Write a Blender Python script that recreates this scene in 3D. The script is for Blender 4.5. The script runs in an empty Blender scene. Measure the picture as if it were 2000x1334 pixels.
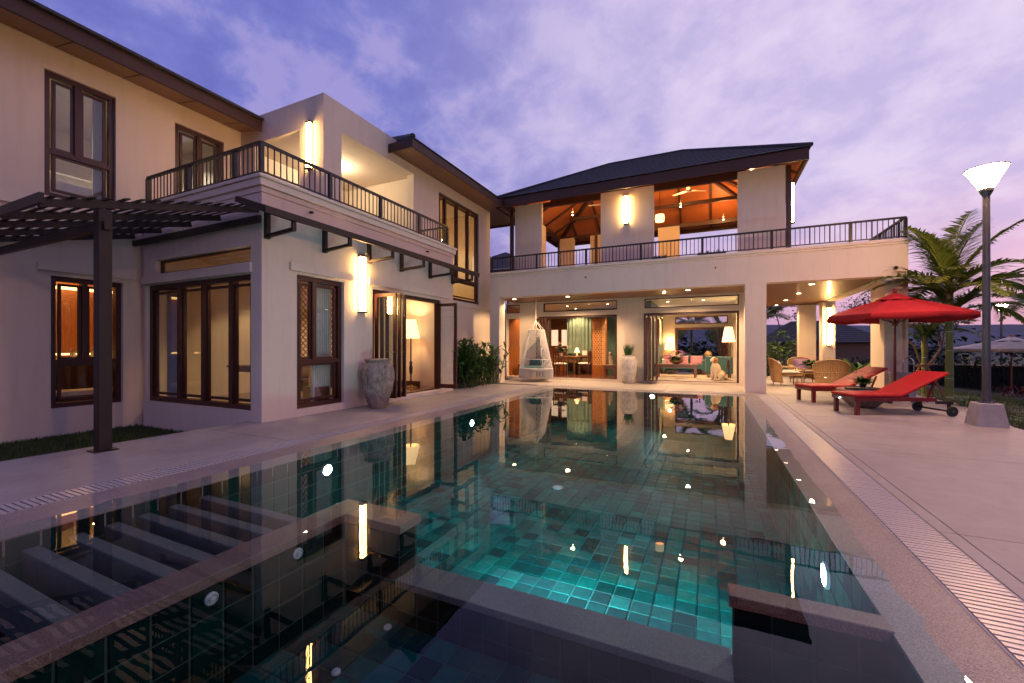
import bpy, bmesh, math, random
from mathutils import Vector, Matrix
random.seed(7)
R = math.radians
scene = bpy.context.scene
C = scene.collection

def lin(r, g, b):
    f = lambda c: (c/255/12.92) if c/255 <= .04045 else ((c/255+.055)/1.055)**2.4
    return (f(r), f(g), f(b))

# ------------------------------------------------------------------ camera
cam = bpy.data.cameras.new('camera'); camo = bpy.data.objects.new('camera', cam); C.objects.link(camo)
cam.sensor_width = 36; cam.lens = 36*820/2000; cam.shift_y = .00525
cam.clip_start = .05; cam.clip_end = 9000
camo.location = (0, 0, 1.25); camo.rotation_euler = (R(90), 0, R(25.208))
scene.camera = camo

# ------------------------------------------------------------------ sky
world = bpy.data.worlds.new('World'); scene.world = world; world.use_nodes = True
def build_world():
    nt = world.node_tree; N = nt.nodes; L = nt.links; N.clear()
    out = N.new('ShaderNodeOutputWorld'); bg = N.new('ShaderNodeBackground')
    tc = N.new('ShaderNodeTexCoord')
    def math_(op, a, b=None, clamp=False):
        n = N.new('ShaderNodeMath'); n.operation = op; n.use_clamp = clamp
        for i, v in enumerate((a, b)):
            if v is None: continue
            if isinstance(v, (int, float)): n.inputs[i].default_value = v
            else: L.new(v, n.inputs[i])
        return n.outputs[0]
    def mix(f, a, b):
        n = N.new('ShaderNodeMix'); n.data_type = 'RGBA'
        for s, v in ((n.inputs[0], f), (n.inputs[6], a), (n.inputs[7], b)):
            if isinstance(v, (int, float)): s.default_value = v
            elif isinstance(v, tuple): s.default_value = (*v, 1)
            else: L.new(v, s)
        return n.outputs[2]
    def ramp(v, lo, hi):
        n = N.new('ShaderNodeMapRange'); n.interpolation_type = 'SMOOTHSTEP'
        n.inputs[1].default_value = lo; n.inputs[2].default_value = hi
        L.new(v, n.inputs[0]); return n.outputs[0]
    d = tc.outputs['Generated']
    sep = N.new('ShaderNodeSeparateXYZ'); L.new(d, sep.inputs[0])
    z = sep.outputs[2]
    # glow side (afterglow lies beyond the pavilion, to the right of the view)
    dot = N.new('ShaderNodeVectorMath'); dot.operation = 'DOT_PRODUCT'
    L.new(d, dot.inputs[0]); dot.inputs[1].default_value = Vector((.50, .80, .33)).normalized()
    glow = ramp(dot.outputs['Value'], .30, 1.0)
    base = mix(glow, lin(122, 126, 204), lin(216, 200, 236))
    # horizon colours
    hz = ramp(z, .34, .02)
    base = mix(hz, base, mix(glow, lin(150, 130, 182), lin(228, 176, 208)))
    low = ramp(z, .10, -.02)
    base = mix(low, base, mix(glow, lin(108, 100, 150), lin(168, 138, 182)))
    # clouds on a plane overhead
    zz = math_('ADD', math_('MAXIMUM', z, 0), .42)
    dv = N.new('ShaderNodeVectorMath'); dv.operation = 'DIVIDE'
    cmb = N.new('ShaderNodeCombineXYZ'); L.new(zz, cmb.inputs[0]); L.new(zz, cmb.inputs[1]); L.new(zz, cmb.inputs[2])
    L.new(d, dv.inputs[0]); L.new(cmb.outputs[0], dv.inputs[1])
    def noise(scale, detail, rough, off, dist=0.):
        mp = N.new('ShaderNodeMapping'); L.new(dv.outputs[0], mp.inputs[0])
        mp.inputs['Location'].default_value = off; mp.inputs['Scale'].default_value = (1, 1, .0)
        mp.inputs['Rotation'].default_value = (0, 0, R(25))
        n = N.new('ShaderNodeTexNoise'); L.new(mp.outputs[0], n.inputs['Vector'])
        n.inputs['Scale'].default_value = scale; n.inputs['Detail'].default_value = detail
        n.inputs['Roughness'].default_value = rough; n.inputs['Distortion'].default_value = dist
        return n.outputs['Fac']
    n1 = noise(3.4, 6, .55, (3.1, 1.7, 0), .3)
    n2 = noise(9.0, 7, .6, (0.4, 5.2, 0), .2)
    big = math_('ADD', math_('MULTIPLY', n1, .58), math_('MULTIPLY', n2, .42))
    bright = ramp(big, .485, .60)
    dark = ramp(big, .525, .40)
    fade = ramp(z, .06, .26)
    bright = math_('MULTIPLY', math_('MULTIPLY', bright, fade), .48)
    dark = math_('MULTIPLY', math_('MULTIPLY', dark, fade), math_('SUBTRACT', 1., math_('MULTIPLY', glow, .35)))
    col = mix(math_('MULTIPLY', dark, .62), base, mix(glow, lin(100, 104, 184), lin(166, 160, 218)))
    col = mix(bright, col, mix(glow, lin(190, 174, 224), lin(238, 222, 246)))
    # a little of the physical dusk sky on top
    sky = N.new('ShaderNodeTexSky'); sky.sky_type = 'NISHITA'; sky.sun_disc = False
    sky.sun_elevation = R(1.0); sky.sun_rotation = R(32)
    sc = N.new('ShaderNodeMix'); sc.data_type = 'RGBA'; sc.blend_type = 'ADD'; sc.inputs[0].default_value = .012
    L.new(col, sc.inputs[6]); L.new(sky.outputs[0], sc.inputs[7])
    # ground side of the sphere stays dim
    below = ramp(z, .0, -.15)
    fin = mix(below, sc.outputs[2], (.05, .05, .07))
    L.new(fin, bg.inputs[0]); bg.inputs[1].default_value = .86
    L.new(bg.outputs[0], out.inputs[0])
build_world()

# ------------------------------------------------------------------ sun (last afterglow, very soft)
sun = bpy.data.lights.new('sun', 'SUN'); suno = bpy.data.objects.new('sun', sun); C.objects.link(suno)
sun.energy = .25; sun.angle = R(30); sun.color = (1, .78, .72)
suno.rotation_euler = Vector((.53, .85, .12)).to_track_quat('Z', 'Y').to_euler()

scene.view_settings.view_transform = 'Standard'; scene.view_settings.look = 'None'
scene.view_settings.exposure = 0.22; scene.view_settings.gamma = 1.0
cy = scene.cycles
cy.use_denoising = True; cy.use_adaptive_sampling = True; cy.adaptive_threshold = .025; world.cycles.sampling_method = 'MANUAL'; world.cycles.sample_map_resolution = 512; cy.max_bounces = 9; cy.diffuse_bounces = 4; cy.glossy_bounces = 4
cy.transmission_bounces = 4; cy.transparent_max_bounces = 24; cy.caustics_reflective = False; cy.caustics_refractive = False
cy.sample_clamp_indirect = 4.0; cy.sample_clamp_direct = 0.0

# ------------------------------------------------------------------ helpers
WL = {}
def tag(o, label=None, cat=None, group=None, kind=None):
    if label: o['label'] = label
    if cat: o['category'] = cat
    if group: o['group'] = group
    if kind: o['kind'] = kind
    return o
def thing(name, label, cat, loc=(0, 0, 0), rz=0, group=None):
    o = bpy.data.objects.new(name, None); C.objects.link(o)
    o.location = loc; o.rotation_euler = (0, 0, rz); o.empty_display_size = .1
    WL[o.name] = Vector(loc)
    return tag(o, label, cat, group)
def origin(parent):
    if parent is None: return Vector((0, 0, 0))
    return WL.get(parent.name, Vector((0, 0, 0)))
def obj(name, me, parent=None, loc=None, rot=None):
    o = bpy.data.objects.new(name, me); C.objects.link(o)
    if parent is not None:
        o.parent = parent; WL[o.name] = origin(parent)
    if loc is not None: o.location = loc
    if rot is not None: o.rotation_euler = rot
    return o
def inst(name, me, parent, pos, rot=(0, 0, 0), scale=None):
    """a piece that shares mesh data, given by its place in the world"""
    o = bpy.data.objects.new(name, me); C.objects.link(o)
    o.parent = parent; WL[o.name] = origin(parent)
    o.location = Vector(pos) - origin(parent); o.rotation_euler = rot
    if scale: o.scale = scale
    return o
def dup(root, loc, rz, label=None):
    r = root.copy(); C.objects.link(r); r.location = loc; r.rotation_euler = (0, 0, rz)
    if label: r['label'] = label
    for ch in list(root.children):
        c = ch.copy(); C.objects.link(c); c.parent = r
        for g in list(ch.children):
            d = g.copy(); C.objects.link(d); d.parent = c
    return r

class MB:
    def __init__(s): s.v = []; s.f = []
    def add(s, vs, fs):
        n = len(s.v); s.v += [tuple(v) for v in vs]; s.f += [tuple(i+n for i in f) for f in fs]; return s
    def box(s, x0, x1, y0, y1, z0, z1):
        if x0 > x1: x0, x1 = x1, x0
        if y0 > y1: y0, y1 = y1, y0
        if z0 > z1: z0, z1 = z1, z0
        return s.add([(x0,y0,z0),(x1,y0,z0),(x1,y1,z0),(x0,y1,z0),(x0,y0,z1),(x1,y0,z1),(x1,y1,z1),(x0,y1,z1)],
                     [(0,3,2,1),(4,5,6,7),(0,1,5,4),(1,2,6,5),(2,3,7,6),(3,0,4,7)])
    def frus(s, b, t, z0, z1):
        (bx0,bx1,by0,by1), (tx0,tx1,ty0,ty1) = b, t
        return s.add([(bx0,by0,z0),(bx1,by0,z0),(bx1,by1,z0),(bx0,by1,z0),(tx0,ty0,z1),(tx1,ty0,z1),(tx1,ty1,z1),(tx0,ty1,z1)],
                     [(0,3,2,1),(4,5,6,7),(0,1,5,4),(1,2,6,5),(2,3,7,6),(3,0,4,7)])
    def beam(s, p0, p1, w, h, up=(0, 0, 1)):
        p0 = Vector(p0); p1 = Vector(p1); d = (p1-p0).normalized(); up = Vector(up)
        a = d.cross(up); a = a.normalized() if a.length > 1e-5 else Vector((1, 0, 0))
        b = a.cross(d).normalized(); a = a*w/2; b = b*h/2
        return s.add([p0-a-b, p0+a-b, p0+a+b, p0-a+b, p1-a-b, p1+a-b, p1+a+b, p1-a+b],
                     [(0,3,2,1),(4,5,6,7),(0,1,5,4),(1,2,6,5),(2,3,7,6),(3,0,4,7)])
    def tube(s, pts, rad, n=8, cap=True):
        pts = [Vector(p) for p in pts]; m = len(pts)
        if isinstance(rad, (int, float)): rad = [rad]*m
        vs = []; ref = None
        for i, p in enumerate(pts):
            d = (pts[min(i+1, m-1)] - pts[max(i-1, 0)]).normalized()
            if ref is None:
                ref = Vector((0, 0, 1)) if abs(d.z) < .9 else Vector((1, 0, 0))
            a = d.cross(ref).normalized(); b = a.cross(d).normalized(); ref = b
            for k in range(n):
                t = 2*math.pi*k/n
                vs.append(p + (a*math.cos(t) + b*math.sin(t))*rad[i])
        fs = [(i*n+k, i*n+(k+1) % n, (i+1)*n+(k+1) % n, (i+1)*n+k) for i in range(m-1) for k in range(n)]
        if cap: fs += [tuple(range(n-1, -1, -1)), tuple((m-1)*n+k for k in range(n))]
        return s.add(vs, fs)
    def lathe(s, prof, c=(0, 0, 0), n=24, jit=0):
        vs = []; m = len(prof)
        for r, z in prof:
            for k in range(n):
                t = 2*math.pi*k/n
                rr = max(r, 1e-4)*(1+random.uniform(-jit, jit))
                vs.append((c[0]+rr*math.cos(t), c[1]+rr*math.sin(t), c[2]+z))
        fs = [(i*n+k, i*n+(k+1) % n, (i+1)*n+(k+1) % n, (i+1)*n+k) for i in range(m-1) for k in range(n)]
        if prof[0][0] > .002: fs.append(tuple(range(n-1, -1, -1)))
        if prof[-1][0] > .002: fs.append(tuple((m-1)*n+k for k in range(n)))
        return s.add(vs, fs)
    def sph(s, c, r, n=12, m=8, sq=(1, 1, 1)):
        vs = []
        for i in range(m+1):
            p = math.pi*i/m
            for k in range(n):
                t = 2*math.pi*k/n
                vs.append((c[0]+r*sq[0]*math.sin(p)*math.cos(t), c[1]+r*sq[1]*math.sin(p)*math.sin(t), c[2]-r*sq[2]*math.cos(p)))
        fs = [(i*n+k, i*n+(k+1) % n, (i+1)*n+(k+1) % n, (i+1)*n+k) for i in range(m) for k in range(n)]
        return s.add(vs, fs)
    def leaf(s, base, d, length, width, droop=.3, seg=3, up=(0, 0, 1), fold=.15):
        """a tapering leaf blade bending down under its own weight"""
        p = Vector(base); d = Vector(d).normalized(); up = Vector(up)
        side = d.cross(up); side = side.normalized() if side.length > 1e-4 else Vector((1, 0, 0))
        prof = {1: [.6], 2: [.5, .9, 0], 3: [.35, .95, .75, 0], 4: [.3, .85, 1, .65, 0], 5: [.25, .75, 1, .9, .55, 0]}[seg]
        L = []; n0 = len(s.v); st = length/seg
        nrm = side.cross(d)
        for i in range(seg+1):
            w = width*prof[i]/2
            s.v += [tuple(p-side*w+nrm*w*fold), tuple(p), tuple(p+side*w+nrm*w*fold)]
            d = (d + Vector((0, 0, -1))*droop*(i+1)/seg).normalized(); nrm = side.cross(d)
            p = p + d*st
        for i in range(seg):
            a = n0+3*i; b = a+3
            s.f += [(a, a+1, b+1, b), (a+1, a+2, b+2, b+1)]
        return s
    def mesh(s, name, mat, org=Vector((0, 0, 0)), smooth=False, merge=False):
        me = bpy.data.meshes.new(name)
        me.from_pydata([(v[0]-org.x, v[1]-org.y, v[2]-org.z) for v in s.v], [], s.f)
        if merge:
            bm = bmesh.new(); bm.from_mesh(me); bmesh.ops.remove_doubles(bm, verts=bm.verts, dist=1e-4); bm.to_mesh(me); bm.free()
        if mat is not None: me.materials.append(mat)
        if smooth:
            me.polygons.foreach_set('use_smooth', [True]*len(me.polygons))
        me.update(); return me
    def build(s, name, mat, parent=None, smooth=False, bevel=0, merge=False, local=False):
        org = Vector((0, 0, 0)) if local else origin(parent)
        o = obj(name, s.mesh(name, mat, org, smooth, merge), parent)
        if smooth and smooth != 'all':
            try: o.data.set_sharp_from_angle(angle=R(40))
            except Exception: pass
        if bevel:
            b = o.modifiers.new('bevel', 'BEVEL'); b.width = bevel; b.segments = 2; b.limit_method = 'ANGLE'
        return o
def bx(name, mat, parent, *b, bevel=0):
    return MB().box(*b).build(name, mat, parent, bevel=bevel)

# ------------------------------------------------------------------ materials
M = {}
class NT:
    def __init__(s, name):
        s.m = bpy.data.materials.new(name); s.m.use_nodes = True
        s.nt = s.m.node_tree; s.N = s.nt.nodes; s.L = s.nt.links
        s.p = s.N['Principled BSDF']; s.tc = s.N.new('ShaderNodeTexCoord')
    def n(s, t, **kw):
        x = s.N.new(t)
        for k, v in kw.items(): setattr(x, k, v)
        return x
    def noise(s, scale, detail=4, rough=.55, vec=None, stretch=None):
        mp = s.n('ShaderNodeMapping'); s.L.new(vec or s.tc.outputs['Object'], mp.inputs[0])
        if stretch: mp.inputs['Scale'].default_value = stretch
        t = s.n('ShaderNodeTexNoise'); s.L.new(mp.outputs[0], t.inputs['Vector'])
        t.inputs['Scale'].default_value = scale; t.inputs['Detail'].default_value = detail; t.inputs['Roughness'].default_value = rough
        return t.outputs['Fac']
    def ramp(s, fac, stops):
        r = s.n('ShaderNodeValToRGB'); e = r.color_ramp.elements
        while len(e) < len(stops): e.new(.5)
        for i, (p, c) in enumerate(stops): e[i].position = p; e[i].color = (*c, 1)
        s.L.new(fac, r.inputs[0]); return r.outputs[0]
    def mul(s, a, b, fac=1.):
        x = s.n('ShaderNodeMix', data_type='RGBA', blend_type='MULTIPLY'); x.inputs[0].default_value = fac
        s.L.new(a, x.inputs[6]); s.L.new(b, x.inputs[7]); return x.outputs[2]
    def mixc(s, f, a, b):
        x = s.n('ShaderNodeMix', data_type='RGBA')
        for sk, v in ((x.inputs[0], f), (x.inputs[6], a), (x.inputs[7], b)):
            if isinstance(v, tuple): sk.default_value = (*v, 1)
            elif isinstance(v, (int, float)): sk.default_value = v
            else: s.L.new(v, sk)
        return x.outputs[2]
    def bump(s, h, strength=.2, dist=.01):
        b = s.n('ShaderNodeBump'); b.inputs['Strength'].default_value = strength; b.inputs['Distance'].default_value = dist
        s.L.new(h, b.inputs['Height']); s.L.new(b.outputs[0], s.p.inputs['Normal'])
    def rng(s, fac, lo, hi):
        r = s.n('ShaderNodeMapRange'); s.L.new(fac, r.inputs[0])
        r.inputs[3].default_value = lo; r.inputs[4].default_value = hi; return r.outputs[0]
def mat(name, col, rough=.6, var=.12, scale=6, bump=0, bscale=80, metallic=0, spec=.5, coat=0, stretch=None, sheen=0, trans=0):
    t = NT(name)
    f = t.noise(scale, 5, .6, stretch=stretch)
    c0 = tuple(max(0, c*(1-var)) for c in col); c1 = tuple(min(1, c*(1+var)) for c in col)
    t.L.new(t.ramp(f, [(.3, c0), (.7, c1)]), t.p.inputs['Base Color'])
    t.p.inputs['Roughness'].default_value = rough; t.p.inputs['Metallic'].default_value = metallic
    t.p.inputs['Specular IOR Level'].default_value = spec; t.p.inputs['Coat Weight'].default_value = coat
    if sheen: t.p.inputs['Sheen Weight'].default_value = sheen
    if bump: t.bump(t.noise(bscale, 3, .6, stretch=stretch), bump, .01)
    M[name] = t.m; return t.m
def wood(name, dark, light, rough=.35, axis=2, scale=5, coat=.2):
    t = NT(name); st = [14, 14, 14]; st[axis] = .9
    f = t.noise(scale, 6, .65, stretch=tuple(st))
    t.L.new(t.ramp(f, [(.25, dark), (.75, light)]), t.p.inputs['Base Color'])
    t.p.inputs['Roughness'].default_value = rough; t.p.inputs['Coat Weight'].default_value = coat
    t.bump(f, .12, .004); M[name] = t.m; return t.m
def emit(name, col, strength):
    t = NT(name); t.p.inputs['Base Color'].default_value = (*col, 1)
    t.p.inputs['Emission Color'].default_value = (*col, 1); t.p.inputs['Emission Strength'].default_value = strength
    M[name] = t.m; return t.m
def clear(name, tint, rough=0., f0=.04, bump=None):
    """see-through sheet: straight transmission plus Fresnel reflection, the same from both sides"""
    m = bpy.data.materials.new(name); m.use_nodes = True; nt = m.node_tree; N = nt.nodes; L = nt.links; N.clear()
    out = N.new('ShaderNodeOutputMaterial'); mixn = N.new('ShaderNodeMixShader')
    tr = N.new('ShaderNodeBsdfTransparent'); tr.inputs[0].default_value = (*tint, 1)
    gl = N.new('ShaderNodeBsdfGlossy'); gl.inputs['Roughness'].default_value = rough; gl.inputs[0].default_value = (1, 1, 1, 1)
    geo = N.new('ShaderNodeNewGeometry'); dt = N.new('ShaderNodeVectorMath'); dt.operation = 'DOT_PRODUCT'
    L.new(geo.outputs['Incoming'], dt.inputs[1])
    if bump:
        tc = N.new('ShaderNodeTexCoord'); ns = N.new('ShaderNodeTexNoise'); ns.inputs['Scale'].default_value = bump[0]
        ns.inputs['Detail'].default_value = 2
        L.new(tc.outputs['Object'], ns.inputs['Vector'])
        bp = N.new('ShaderNodeBump'); bp.inputs['Strength'].default_value = bump[1]; bp.inputs['Distance'].default_value = .02
        L.new(ns.outputs['Fac'], bp.inputs['Height']); L.new(bp.outputs[0], gl.inputs['Normal'])
        L.new(geo.outputs['Normal'], dt.inputs[0])
    else: L.new(geo.outputs['Normal'], dt.inputs[0])
    def mt(op, a, b):
        n = N.new('ShaderNodeMath'); n.operation = op
        for i, v in enumerate((a, b)):
            if v is None: continue
            if isinstance(v, (int, float)): n.inputs[i].default_value = v
            else: L.new(v, n.inputs[i])
        return n.outputs[0]
    c = mt('ABSOLUTE', dt.outputs['Value'], None)
    fr = mt('ADD', mt('MULTIPLY', mt('POWER', mt('SUBTRACT', 1., c), 5.), 1-f0), f0)
    L.new(fr, mixn.inputs[0]); L.new(tr.outputs[0], mixn.inputs[1]); L.new(gl.outputs[0], mixn.inputs[2])
    L.new(mixn.outputs[0], out.inputs[0]); M[name] = m; return m

# white plaster with faint trowel marks and weather streaks
def plaster(name, col):
    t = NT(name)
    a = t.noise(1.1, 5, .6); b = t.noise(2.2, 4, .6, stretch=(3, 3, .35))
    c = t.mul(t.ramp(a, [(.3, tuple(x*.93 for x in col)), (.7, col)]), t.ramp(b, [(.28, (.90, .89, .87)), (.50, (1, 1, 1))]), .7)
    t.L.new(c, t.p.inputs['Base Color']); t.p.inputs['Roughness'].default_value = .82
    t.p.inputs['Specular IOR Level'].default_value = .25
    t.bump(t.noise(38, 5, .6), .16, .006); M[name] = t.m
plaster('plaster', (.70, .585, .47)); plaster('plaster_trim', (.72, .605, .49))
plaster('cream_wall', (.78, .68, .50)); plaster('room_white', (.75, .71, .64))
mat('green_wall', (.10, .17, .13), .6, .15, 3)
wood('mahogany', (.028, .006, .004), (.072, .015, .009), .42, 2, coat=0)
wood('mahogany_h', (.028, .006, .004), (.072, .015, .009), .42, 1, coat=0)
wood('mahogany_x', (.028, .006, .004), (.072, .015, .009), .42, 0, coat=0)
wood('teak', (.22, .062, .014), (.40, .13, .03), .4, 2)
wood('teak_x', (.22, .085, .025), (.38, .16, .05), .4, 0)
wood('teak_ceiling', (.27, .072, .016), (.42, .125, .032), .5, 1, 3)
wood('soffit_wood', (.17, .075, .04), (.27, .125, .065), .45, 1, 3)
wood('fascia_wood', (.032, .011, .007), (.062, .022, .012), .6, 1, coat=0)
wood('rafter_wood', (.035, .012, .006), (.075, .028, .014), .5, 1)
wood('table_wood', (.10, .038, .014), (.22, .09, .035), .3, 0, coat=.4)
wood('rattan', (.30, .17, .07), (.46, .28, .13), .5, 2, 14)
wood('floor_wood', (.09, .028, .014), (.17, .055, .026), .25, 0, 3, coat=.5)
mat('roof_tile', (.035, .034, .038), .7, .3, 9, .3, 40)
mat('dark_metal', (.022, .013, .011), .5, .15, 10, spec=.3)
mat('rail_metal', (.022, .018, .018), .4, .15, 10, metallic=.2)
mat('chrome', (.6, .6, .62), .15, .02, metallic=1)
mat('lamp_metal', (.09, .086, .09), .45, .12, 12, metallic=.4)
mat('brass', (.45, .30, .12), .3, .1, metallic=.9)
mat('concrete', (.36, .33, .31), .85, .15, 5, .3, 60)
mat('black_rubber', (.012, .012, .012), .6, .1)
mat('red_fabric', (.38, .010, .012), .62, .10, 9, .12, 120, spec=.3)
mat('red_canvas', (.36, .018, .022), .8, .14, 3, .12, 160, spec=.2)
mat('red_wood', (.13, .008, .006), .35, .2, 20, coat=.3)
mat('beige_canvas', (.50, .42, .33), .8, .08)
mat('teal_fabric', (.012, .075, .085), .75, .15, 10, .1, 120, sheen=.4)
mat('pink_fabric', (.55, .19, .23), .8, .35, 16, .1, 100)
mat('purple_fabric', (.22, .12, .30), .8, .2, 16)
mat('white_cord', (.60, .57, .53), .85, .1, 40, .2, 200)
mat('cushion_white', (.6, .55, .48), .85, .12, 12, .15, 80)
mat('curtain_green', (.16, .22, .16), .8, .15, 4)
mat('curtain_white', (.62, .58, .52), .85, .08, 6)
mat('rug', (.50, .38, .28), .95, .2, 5, .3, 160)
mat('paper', (.62, .38, .16), .8, .06)
mat('dark_red', (.12, .02, .016), .5, .15)
mat('white_glaze', (.72, .68, .62), .25, .05)
mat('dog_fur', (.62, .50, .36), .85, .15, 22, .3, 120)
mat('dog_brown', (.30, .11, .03), .8, .2, 22, .3, 120)
mat('dog_dark', (.03, .02, .015), .5, .1)
mat('bark', (.16, .11, .08), .85, .3, 14, .5, 40)
mat('bamboo_green', (.14, .19, .04), .45, .25, 3, .05)
mat('palm_husk', (.22, .24, .06), .5, .2, 6)
mat('stake', (.34, .16, .05), .7, .2, 12)
def leafmat(name, a, b, rough=.42):
    t = NT(name); rp = t.n('ShaderNodeNewGeometry')
    col = t.ramp(rp.outputs['Random Per Island'], [(0, a), (1, b)])
    f = t.noise(9, 3)
    t.L.new(t.mul(col, t.ramp(f, [(.3, (.75, .75, .75)), (.7, (1.1, 1.1, 1.1))]), 1), t.p.inputs['Base Color'])
    t.p.inputs['Roughness'].default_value = rough
    tl = t.n('ShaderNodeBsdfTranslucent'); t.L.new(col, tl.inputs[0])
    mx = t.n('ShaderNodeMixShader'); mx.inputs[0].default_value = .22
    o = t.N['Material Output']; t.L.new(t.p.outputs[0], mx.inputs[1]); t.L.new(tl.outputs[0], mx.inputs[2]); t.L.new(mx.outputs[0], o.inputs[0])
    M[name] = t.m
leafmat('leaf_dark', (.022, .06, .014), (.055, .12, .03))
leafmat('leaf_mid', (.04, .10, .02), (.10, .19, .04))
leafmat('leaf_bright', (.08, .17, .025), (.17, .28, .05))
leafmat('leaf_palm', (.12, .17, .022), (.26, .31, .05))
leafmat('leaf_grass', (.03, .055, .012), (.075, .11, .025), .6)
leafmat('leaf_far', (.014, .028, .014), (.03, .05, .025), .7)
leafmat('leaf_red', (.16, .03, .03), (.30, .07, .06), .6)
leafmat('flower_pink', (.55, .10, .22), (.75, .35, .45), .6)
leafmat('flower_purple', (.16, .07, .34), (.32, .14, .55), .6)
leafmat('flower_white', (.6, .45, .4), (.75, .62, .52), .6)
leafmat('flower_red', (.50, .06, .05), (.65, .22, .14), .6)

def stone_deck():
    t = NT('deck_stone')
    a = t.noise(260, 2, .7); b = t.noise(1.3, 5, .6); c = t.noise(5, 4, .6)
    col = t.ramp(a, [(.3, (.25, .22, .20)), (.5, (.34, .305, .28)), (.72, (.43, .39, .36))])
    col = t.mul(col, t.ramp(b, [(.3, (.74, .72, .71)), (.7, (1.08, 1.06, 1.05))]))
    col = t.mul(col, t.ramp(c, [(.35, (.92, .91, .90)), (.6, (1, 1, 1))]))
    col = t.mul(col, t.ramp(t.n('ShaderNodeObjectInfo').outputs['Random'], [(0, (.9, .89, .88)), (1, (1.05, 1.05, 1.05))]))
    s1 = t.noise(3.1, 6, .7)
    col = t.mul(col, t.ramp(s1, [(.30, (.72, .70, .69)), (.40, (1, 1, 1))]), .7)
    t.L.new(col, t.p.inputs['Base Color'])
    t.L.new(t.rng(b, .42, .78), t.p.inputs['Roughness']); t.bump(a, .12, .003); M['deck_stone'] = t.m
stone_deck()
def granite(name, a0, a1, a2, rough=.4):
    t = NT(name)
    v = t.n('ShaderNodeTexVoronoi'); v.inputs['Scale'].default_value = 260; t.L.new(t.tc.outputs['Object'], v.inputs['Vector'])
    n = t.noise(320, 2, .8)
    sp = t.n('ShaderNodeSeparateColor'); t.L.new(v.outputs['Color'], sp.inputs[0])
    col = t.ramp(sp.outputs[0], [(0, a0), (.5, a1), (1, a2)])
    col = t.mul(col, t.ramp(n, [(.3, (.7, .7, .7)), (.7, (1.2, 1.2, 1.2))]))
    col = t.mul(col, t.ramp(t.noise(2.3, 4), [(.3, (.82, .8, .8)), (.7, (1.08, 1.06, 1.05))]))
    t.L.new(col, t.p.inputs['Base Color']); t.p.inputs['Roughness'].default_value = rough
    t.bump(n, .25, .004); M[name] = t.m
granite('granite', (.14, .11, .10), (.26, .21, .195), (.37, .315, .30), .42)
granite('granite_grey', (.16, .15, .14), (.27, .25, .235), (.38, .36, .34), .5)
granite('granite_red', (.06, .027, .024), (.13, .066, .06), (.21, .125, .11), .45)
granite('granite_dark', (.04, .045, .042), (.075, .08, .075), (.12, .125, .12), .7)
def tiles(name, per_object, k=1.):
    t = NT(name)
    if per_object: r = t.n('ShaderNodeObjectInfo').outputs['Random']
    else: r = t.n('ShaderNodeNewGeometry').outputs['Random Per Island']
    col = t.ramp(r, [(0, (.006, .028, .034)), (.18, (.010, .060, .064)), (.34, (.022, .12, .118)), (.5, (.012, .075, .085)),
                     (.64, (.03, .16, .15)), (.8, (.018, .10, .09)), (.92, (.012, .05, .065)), (1, (.04, .17, .17))])
    kk = t.n('ShaderNodeRGB'); kk.outputs[0].default_value = (k*.03, k*.72, k*.68, 1); col = t.mul(col, kk.outputs[0])
    f = t.noise(14, 5, .65)
    col = t.mul(col, t.ramp(f, [(.25, (.6, .62, .62)), (.7, (1.2, 1.2, 1.2))]))
    t.L.new(col, t.p.inputs['Base Color']); t.p.inputs['Roughness'].default_value = .5; t.p.inputs['Specular IOR Level'].default_value = .04
    t.bump(f, .15, .006); M[name] = t.m
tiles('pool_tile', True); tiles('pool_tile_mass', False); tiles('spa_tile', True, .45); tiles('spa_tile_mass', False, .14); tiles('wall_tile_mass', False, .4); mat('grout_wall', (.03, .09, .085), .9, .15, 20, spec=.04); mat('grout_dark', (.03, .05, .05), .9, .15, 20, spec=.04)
mat('grout', (.03, .16, .15), .9, .15, 20, spec=.04)
clear('glass', (.93, .95, .94), 0, .05)
clear('water', (.84, .96, .96), .0, .02, bump=(3.0, .042))
emit('warm_tube', (1.0, .58, .20), 78.0)
emit('warm_lens', (1.0, .80, .55), 30.0)
emit('cool_lens_strong', (.50, .96, 1.0), 1500.0)
emit('cool_lens', (.66, .96, 1.0), 380.0)
emit('lamp_glass', (1.0, .54, .30), 290.0)
emit('red_glow', (1.0, .12, .03), 1.2)
emit('cabinet_glow', (1.0, .72, .45), .9)
emit('shade_glow', (1.0, .66, .30), 1.9)
emit('cove', (1.0, .55, .18), 5.0)
mat('drain_white', (.30, .34, .36), .4, .05)
mat('mountain', (.045, .055, .10), .95, .3, .01)  # blue of the distant air is put into this colour, no haze is built
mat('sand_ground', (.028, .036, .014), .95, .3, 2, .4, 30)
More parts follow.
